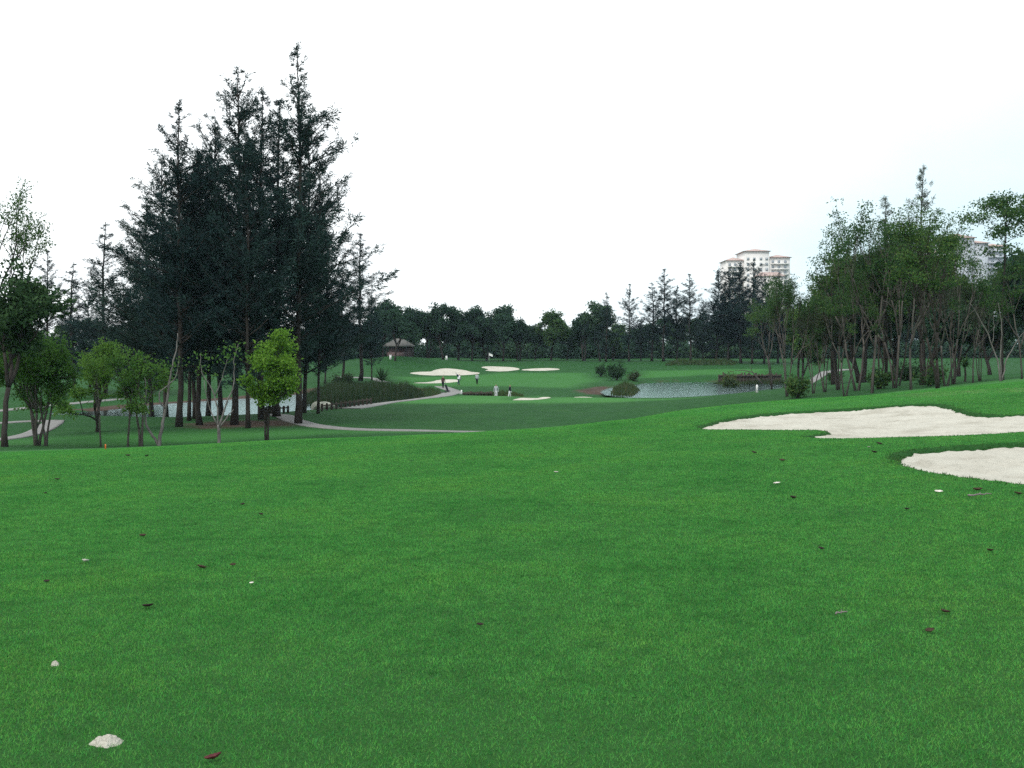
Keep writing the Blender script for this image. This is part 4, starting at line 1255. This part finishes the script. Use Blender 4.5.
blocks = [(-11, 3.5, 0, 20, 0, zx(238)), (3.53, 12, 1.5, 20, 0, zx(243)), (12.03, 23, 3, 20, 0, zx(246)), (-16, -11.03, 2, 18, 0, zx(252))]
roofs = [(-11, 3.5, 0, 20, zx(237.5), zx(232.5), 1.0, .3), (3.6, 12, 1.5, 20, zx(242.5), zx(239), .9, .3), (12.1, 23, 3, 20, zx(245.5), zx(242), .9, .3), (-16, -11.1, 2, 18, zx(251.5), zx(249), .6, .3)]
wins = []; balcs = []
for fl in range(9):
    z = zx(243) - 1 - fl * 3.3
    for x in (-8.4, -4.2, .6): wins.append((x, 0, z, 1.6, 1.7))
    z2 = z - 2
    for x in (7.5,): wins.append((x, 1.5, z2, 1.6, 1.7))
    for x in (15, 19.5): wins.append((x, 3, z2, 1.6, 1.7))
    balcs.append((12.6, 22.4, 1.8, 2.97, z2 - 1.7, z2 - 1.0))
tower('apartment_tower', (X0, D2, 0), blocks, roofs, wins, balcs, 'greyish apartment tower with red roofs half hidden by the right hand trees', M['render_blue'])

# ------------------------------------------------------------------ people
def person(u, v, rz, shirt, trousers, label, pose, hair='hair', d=None):
    J = pose
    names = list(J)
    edges = [('pelvis', 'waist'), ('waist', 'chest'), ('chest', 'neck'), ('neck', 'chin'), ('chin', 'skull')]
    for s in 'lr':
        edges += [('chest', 'sh' + s), ('sh' + s, 'el' + s), ('el' + s, 'wr' + s), ('wr' + s, 'ha' + s), ('pelvis', 'hi' + s), ('hi' + s, 'kn' + s), ('kn' + s, 'an' + s), ('an' + s, 'to' + s)]
    R = dict(pelvis=.15, waist=.135, chest=.15, neck=.055, chin=.085, skull=.095)
    for s in 'lr':
        R.update({'sh' + s: .07, 'el' + s: .045, 'wr' + s: .032, 'ha' + s: .038, 'hi' + s: .095, 'kn' + s: .06, 'an' + s: .042, 'to' + s: .04})
    me = bpy.data.meshes.new('person')
    me.from_pydata([J[n] for n in names], [(names.index(a), names.index(b_)) for a, b_ in edges], [])
    o = bpy.data.objects.new('person', me); COL.objects.link(o)
    sk = o.modifiers.new('skin', 'SKIN')
    for i, n in enumerate(names):
        dv = me.skin_vertices[0].data[i]
        dv.radius = (R[n], R[n] * (.78 if n in ('pelvis', 'waist', 'chest') else 1))
        dv.use_root = (n == 'pelvis')
    o.modifiers.new('sub', 'SUBSURF').levels = 1
    dg = bpy.context.evaluated_depsgraph_get()
    ev = o.evaluated_get(dg)
    body = bpy.data.meshes.new_from_object(ev)
    o.modifiers.clear()
    o.data = body
    body.materials.clear(); body.materials.append(M['skin'])
    body.polygons.foreach_set('use_smooth', np.ones(len(body.polygons), dtype=bool))
    co = np.array([v_.co for v_ in body.vertices]); no = np.array([v_.normal for v_ in body.vertices])
    def shell(name, test, off, material):
        fs = [list(p.vertices) for p in body.polygons if test(np.mean(co[list(p.vertices)], axis=0))]
        if not fs: return
        us = sorted({i for f in fs for i in f}); mp_ = {a: b_ for b_, a in enumerate(us)}
        m2 = bpy.data.meshes.new(name)
        m2.from_pydata([tuple(co[i] + no[i] * off) for i in us], [], [[mp_[i] for i in f] for f in fs])
        m2.materials.append(material)
        ob = bpy.data.objects.new(name, m2); COL.objects.link(ob); ob.parent = o
        return ob
    shell('trousers', lambda c_: .1 < c_[2] < .93, .014, trousers)
    shell('shirt', lambda c_: .93 <= c_[2] < 1.46 and math.hypot(c_[0], c_[1]) < .36, .018, shirt)
    shell('hair', lambda c_: c_[2] > 1.66, .012, M[hair])
    o.location = spot(u, v) if d is None else spot_d(u, d); o.rotation_euler = (0, 0, rz)
    return tag(o, label, 'person')
def pose(stride=.0, arm_l=(.27, -.05, 1.13), hand_l=(.28, -.12, .88), arm_r=(-.27, -.05, 1.13), hand_r=(-.28, -.12, .88), lean=0.):
    J = dict(pelvis=(0, 0, .95), waist=(0, -lean * .3, 1.1), chest=(0, -lean * .7, 1.32), neck=(0, -lean, 1.47), chin=(0, -lean * 1.1 - .02, 1.57), skull=(0, -lean * 1.15, 1.68))
    for s, sg, ae, ah in (('l', 1, arm_l, hand_l), ('r', -1, arm_r, hand_r)):
        st = stride * sg
        J.update({'sh' + s: (.18 * sg, -lean * .9, 1.40), 'el' + s: ae, 'wr' + s: ah, 'ha' + s: (ah[0], ah[1] - .02, ah[2] - .1),
                  'hi' + s: (.1 * sg, 0, .90), 'kn' + s: (.11 * sg, -st * .7 - .02, .49), 'an' + s: (.11 * sg, -st, .08), 'to' + s: (.12 * sg, -st - .15, .045)})
    return J
person(443, 388.5, 2.6, M['cloth_brown'], M['cloth_black'], 'person in dark clothes standing on the path bend beside the reeds', pose(.1))
person(458.5, 385.5, 2.2, M['cloth_white'], M['cloth_navy'], 'person in white top walking towards the green with a dark golf bag', pose(.22, lean=.12))
person(477, 384.5, 2.9, M['cloth_grey'], M['cloth_black'], 'person in light grey top and dark trousers walking alone on the slope', pose(.18))
person(496, 395, 3.0, M['cloth_grey'], M['cloth_white'], 'person in pale grey clothes standing before the brownish grass', pose(.08), d=125)
person(509.5, 394.8, 1.9, M['cloth_black'], M['cloth_white'], 'person in black top and white trousers stepping along the fairway edge', pose(.2, lean=.06), d=124)

def golf_bag(loc, rot, label):
    root = empty('golf_bag', loc)
    root.rotation_euler = rot
    mb = MB(); mb.tube([(0, 0, 0), (0, 0, .05), (0, 0, .8), (0, 0, .88)], [.10, .12, .13, .12], 12); mb.build('bag_body', M['cloth_navy'], root)
    mb = MB(); mb.tube([(0, -.13, .15), (0, -.19, .2), (0, -.19, .5), (0, -.13, .55)], [.03, .07, .07, .03], 8); mb.build('pocket', M['cloth_black'], root)
    for i in range(5):
        a = i * 1.25
        mb = MB(); mb.tube([(.05 * math.cos(a), .05 * math.sin(a), .86), (.06 * math.cos(a), .06 * math.sin(a), 1.15 + .03 * i), (.06 * math.cos(a) + .07, .06 * math.sin(a), 1.18 + .03 * i)], [.008, .008, .022], 6)
        mb.build('golf_club', M['metal'], root)
    return tag(root, label, 'golf bag')
P = spot(458.5, 385.5)
golf_bag(P + Vector((.32, .28, .95)), (0, -.75, .5), 'dark golf bag slung across the back of the person in white')
# golf trolley on the path
P = spot(447.5, 392.5)
root = empty('golf_trolley', P); root.rotation_euler = (0, 0, .8)
for sg in (-1, 1):
    a = np.linspace(0, 2 * np.pi, 15)
    mb = MB(); mb.tube(np.stack([np.full(15, .33 * sg), .15 * np.cos(a), .17 + .15 * np.sin(a)], -1), [.025] * 15, 6, cap=False); mb.tube([(.33 * sg - .03, 0, .17), (.33 * sg + .03, 0, .17)], [.05, .05], 8)
    mb.build('wheel', M['cloth_black'], root)
mb = MB(); mb.tube([(-.33, 0, .17), (.33, 0, .17)], [.018, .018], 6); mb.tube([(0, 0, .17), (0, .3, .7), (0, .62, 1.02)], [.022, .02, .018], 6); mb.tube([(-.12, .62, 1.02), (.12, .62, 1.02)], [.02, .02], 6)
mb.build('chassis', M['metal'], root)
mb = MB(); mb.tube([(0, -.12, .12), (0, .0, .3), (0, .36, .98)], [.11, .14, .14], 10); mb.build('bag_body', M['cloth_black'], root)
tag(root, 'black golf trolley with bag standing on the path near the reeds', 'trolley')

# ------------------------------------------------------------------ bits lying on the fairway
def curled(seed, L, wd, curl, material, name):
    rs = np.random.default_rng(seed)
    n, k_ = 9, 5
    s = np.linspace(0, 1, n); c_ = np.linspace(-1, 1, k_)
    wprof = np.sin(np.pi * np.clip(s * .94 + .04, 0, 1)) ** .8
    X = (s - .5)[:, None] * L * np.ones((1, k_)) + .03 * L * rs.standard_normal((n, k_)) * .4
    Y = c_[None, :] * wd * .5 * wprof[:, None]
    Z = curl * L * ((s - .5)[:, None] ** 2 * 1.6 + .9 * (c_[None, :] ** 2) * wprof[:, None] * .5) + rs.standard_normal((n, k_)) * .012 * L + .012
    top = np.stack([X, Y, Z + .0015], -1).reshape(-1, 3); bot = top - np.array([0, 0, .003])
    ii = np.arange(n * k_).reshape(n, k_)
    q = np.stack([ii[:-1, :-1], ii[:-1, 1:], ii[1:, 1:], ii[1:, :-1]], -1).reshape(-1, 4)
    edge = np.concatenate([ii[0, ::-1], ii[1:, 0], ii[-1, 1:], ii[-2:0:-1, -1]])
    qe = np.stack([edge, np.roll(edge, -1), np.roll(edge, -1) + n * k_, edge + n * k_], -1)
    return mesh_np(name, np.vstack([top, bot]), np.vstack([q, q[:, ::-1] + n * k_, qe]), material, smooth=True)
def stick(seed, L, r_, material, name):
    rs = np.random.default_rng(seed)
    s = np.linspace(-.5, .5, 7)
    p = np.stack([s * L, rs.standard_normal(7) * L * .04, .012 + np.abs(rs.standard_normal(7)) * .008 + r_], -1)
    mb = MB(); mb.tube(p, np.linspace(r_, r_ * .5, 7), 6)
    mb.tube([p[3], p[3] + np.array([L * .12, L * .14, .015])], [r_ * .6, r_ * .3], 5)
    return mb.build(name, material, smooth=True)
bits = [ # u, v, length px, kind, label
 (201, 571, 11, 'dry', 'brown curled dry leaf, biggest on the left half of the near fairway'),
 (148, 609, 11, 'dark', 'nearly black curled leaf midway between the brown leaf and the sand mound'),
 (233, 567, 6, 'dry', 'small brown leaf just past the biggest brown leaf on the left'),
 (143, 538, 7, 'dry', 'small reddish brown leaf above the pale pink scrap'),
 (243, 506, 5, 'dark', 'dark speck of leaf straight below the bright green tree'),
 (261, 516, 5, 'dark', 'dark speck of leaf a step nearer than the one below the bright tree'),
 (57, 480, 5, 'dark', 'dark speck of leaf below the many stemmed young tree'),
 (46, 494, 4, 'dark', 'dark speck of leaf nearest the left edge of the fairway'),
 (128, 457, 5, 'dark', 'dark leaf on the fairway crest below the crooked young tree'),
 (147, 457, 5, 'dark', 'dark leaf on the fairway crest below the forked pale tree'),
 (47, 584, 6, 'dark', 'dark leaf near the left edge below the pale pink scrap'),
 (793, 500, 8, 'dark', 'dark upright curled leaf alone on the fairway before the bunkers'),
 (821, 551, 6, 'dark', 'small dark leaf in the open middle of the right fairway'),
 (990, 553, 8, 'dry', 'brown leaf by the right edge, level with the small dark leaf'),
 (945, 615, 9, 'dry', 'dull brown leaf on the near right fairway, farther of the two'),
 (930, 634, 10, 'dry', 'dull brown leaf on the near right fairway, nearer of the two'),
 (842, 617, 13, 'twig', 'short grey twig lying on the near right fairway'),
 (939, 494, 8, 'scrap', 'white and dark scrap just below the raked bunker'),
 (978, 491.5, 9, 'dry', 'brown leaf right above the long twig below the raked bunker'),
 (980, 497.5, 24, 'twig', 'long grey twig lying below the raked bunker'),
 (907, 511, 6, 'dark', 'dark leaf below the white scrap near the raked bunker'),
 (1018, 496, 8, 'dry', 'brown leaf at the right edge level with the long twig'),
 (874, 453.5, 7, 'dark', 'dark leaf nearest the tip of the raked bunker, larger of a pair'),
 (879, 445, 6, 'dark', 'dark leaf between the two near bunkers, farther of a pair'),
 (869, 448, 5, 'scrap', 'tiny pale scrap between the two near bunkers'),
 (754, 454, 5, 'dark', 'dark speck of leaf below the pointed tip of the big bunker'),
 (782, 462, 6, 'dry', 'brown leaf below the grass tongue of the big bunker'),
 (777, 485, 7, 'scrap', 'white scrap on the grass above the dark upright leaf'),
 (480, 628, 7, 'dark', 'dark leaf alone on the middle of the near fairway'),
 (214, 766, 16, 'red', 'dark red leaf at the bottom edge of the picture'),
 (85, 564, 12, 'scrap', 'pale pinkish scrap left of the biggest brown leaf'),
 (252, 586, 5, 'scrap', 'tiny pale scrap nearer than the small brown leaf on the left'),
 (556, 473, 5, 'scrap', 'tiny pale speck on the fairway below the second fairway bunker'),
]
for i, (u, v, px, kind, lab) in enumerate(bits):
    L = spot(u, v)
    size = px * L.y / F
    if kind == 'twig':
        o = stick(300 + i, size, max(.006, size * .04), M['grey_twig'], 'twig'); rz, cat = .1 * (i % 3), 'twig'
    elif kind == 'scrap':
        o = curled(300 + i, size, size * .55, .35, M['pale_scrap'], 'pale_scrap'); rz, cat = i * .7, 'scrap'
    else:
        o = curled(300 + i, size, size * .6, .45, {'dry': M['dry_leaf'], 'dark': M['dark_clod'], 'red': M['red_leaf']}[kind], 'dry_leaf'); rz, cat = (i * 1.3) % .9 - .4, 'leaf'
    o.location = L + Vector((0, 0, .004)); o.rotation_euler = (random.uniform(-.3, .3), random.uniform(-.2, .2), rz)
    tag(o, lab, cat, 'leaves and scraps scattered on the fairway')

def sand_heap(u, v, wpx, label, seed, hh=.024):
    rs = np.random.default_rng(seed)
    L = spot(u, v); w_ = wpx * L.y / F
    n = 64
    xs = np.linspace(-.6, .6, n) * w_; ys = np.linspace(-.5, .5, n) * w_
    X, Y = np.meshgrid(xs, ys)
    a = np.arctan2(Y, X)
    rr = np.hypot(X / (w_ * .5), Y / (w_ * .34)) * (1 + .10 * np.sin(3 * a + seed) + .06 * np.sin(7 * a + 1))
    h = hh * .55 * (1 - sstep(.2, 1.0, rr)) - .012 * sstep(.8, 1.1, rr)
    for _ in range(18):
        qa, qr = rs.uniform(0, 6.28), math.sqrt(rs.uniform(0, 1)) * .8
        cx, cy = math.cos(qa) * qr * w_ * .42, math.sin(qa) * qr * w_ * .26
        R_ = w_ * rs.uniform(.06, .14) * (1.15 - .5 * qr)
        k2 = np.maximum(0, 1 - ((X - cx) ** 2 + (Y - cy) ** 2) / R_ ** 2)
        h = np.maximum(h, hh * .5 * (1 - qr ** 2) + np.sqrt(k2) * R_ * .85 - .012 * (k2 == 0) * 9)
    h += rs.standard_normal(X.shape) * .0008
    ii = np.arange(n * n).reshape(n, n)
    q = np.stack([ii[:-1, :-1], ii[:-1, 1:], ii[1:, 1:], ii[1:, :-1]], -1).reshape(-1, 4)
    kp = (rr < 1.12)[:-1, :-1].ravel()
    q = q[kp]; us = np.unique(q); mp_ = np.full(n * n, -1); mp_[us] = np.arange(len(us))
    Z = h + (gz(X + L.x, Y + L.y) - L.z) + .012
    o = mesh_np('sand_divot', np.stack([X, Y, Z], -1).reshape(-1, 3)[us], mp_[q], M['sand'], smooth=True)
    o.location = L
    return tag(o, label, 'sand divot', 'sand filled divots on the near fairway'), (L.x, L.y, w_)
HOLES = []
for args in ((107, 746, 29, 'lumpy mound of pale sand filling a divot on the near fairway', 2), (55, 666, 8, 'small sandy divot near the left edge of the fairway', 5, .02)):
    o, hole = sand_heap(*args); HOLES.append(hole)

# ------------------------------------------------------------------ grass blades on the near fairway
rs = np.random.default_rng(77)
def dens(d): return np.where(d < 7, 15000, 15000 * (7 / np.maximum(d, 1)) ** 1.5)
edges_ = np.concatenate([np.arange(1.8, 10, .5), np.arange(10, 50, 1.0)])
PX, PY = [], []
for a_, b_ in zip(edges_[:-1], edges_[1:]):
    mid = (a_ + b_) / 2
    hw = mid * .56 + 3.2
    n = int(dens(mid) * 2 * hw * (b_ - a_))
    PX.append(rs.uniform(-hw, hw, n)); PY.append(rs.uniform(a_, b_, n))
X = np.concatenate(PX); Y = np.concatenate(PY)
ok = grid_sample(sand_m, X, Y) < .3
for hx, hy, hw in HOLES:
    ok &= np.hypot((X - hx) / (hw * .5), (Y - hy) / (hw * .36)) > rs.uniform(.75, 1.1, len(X))
ok &= Y < np.interp(X / Y * F + 512, [-300, 0, 200, 500, 560, 620, 2000], [26, 26, 29, 31, 32, 36, 36]) + 14 * sstep(600, 680, X / Y * F + 512)
ok &= (np.abs(X) - Y * .56) < 3.2 - rs.exponential(.7, len(X))
X, Y = X[ok], Y[ok]
n = len(X)
lod = (Y / 4.0)
patch = .5 + .5 * np.sin(X * 2.1 + np.sin(Y * 1.3) * 2) * np.sin(Y * 1.7 + np.sin(X * .9))
hh = .017 * lod ** .05 * rs.uniform(.55, 1.25, n) * (.85 + .3 * patch)
wd = .0043 * lod ** .70 * rs.uniform(.7, 1.3, n)
lean = rs.standard_normal((n, 2)) * .8
D = np.stack([lean[:, 0], lean[:, 1], np.ones(n)], -1); D /= np.linalg.norm(D, axis=1)[:, None]
P = np.stack([X, Y, gz(X, Y) - .003], -1)
a = rs.uniform(0, np.pi, n)
S = np.stack([np.cos(a), np.sin(a), np.zeros(n)], -1) * wd[:, None] * .5
V = np.stack([P - S, P + S, P + D * hh[:, None] * 1.25], 1).reshape(-1, 3)
tag(mesh_np('grass', V, np.arange(3 * n).reshape(n, 3), M['blade']), 'short mown green grass covering the near fairway', 'grass', kind='stuff')
# longer grass hanging over the lips of the near bunkers
LX, LY = [], []
for kx, nn in (('A', 22000), ('B', 15000)):
    p = BP[kx]; x0, y0 = p.min(0) - .5; x1, y1 = p.max(0) + .5
    x = rs.uniform(x0, x1, nn * 40); y = rs.uniform(y0, y1, nn * 40); d = sdf(x, y, p)
    m_ = (d > -.02) & (d < rs.exponential(.09, len(x)) + .02)
    LX.append(x[m_][:nn]); LY.append(y[m_][:nn])
X = np.concatenate(LX); Y = np.concatenate(LY); n = len(X)
P = np.stack([X, Y, gz(X, Y) - .01], -1)
D = np.stack([rs.standard_normal(n) * .9, rs.standard_normal(n) * .9, np.ones(n)], -1)
V, Q = leaf_quads(P, D, rs.uniform(.015, .05, n) * rs.choice([.6, 1., 1.3], n), rs.uniform(.007, .013, n), rs)
tag(mesh_np('grass', V, Q, M['lip_blade']), 'longer darker grass fringing the lips of the two near bunkers', 'grass', kind='stuff')

# ------------------------------------------------------------------ haze
mb = MB(); mb.box(-860, 860, -860, 860, -8, 75)
m = bpy.data.materials.new('air_haze'); m.use_nodes = True
t = m.node_tree; t.nodes.clear()
o_ = t.nodes.new('ShaderNodeOutputMaterial'); pv = t.nodes.new('ShaderNodeVolumePrincipled')
pv.inputs['Color'].default_value = (.62, .80, 1.0, 1)
pv.inputs['Density'].default_value = .00012
pv.inputs['Anisotropy'].default_value = .2
t.links.new(pv.outputs['Volume'], o_.inputs['Volume'])
hz = mb.build('haze', m)
tag(hz, kind='stuff')
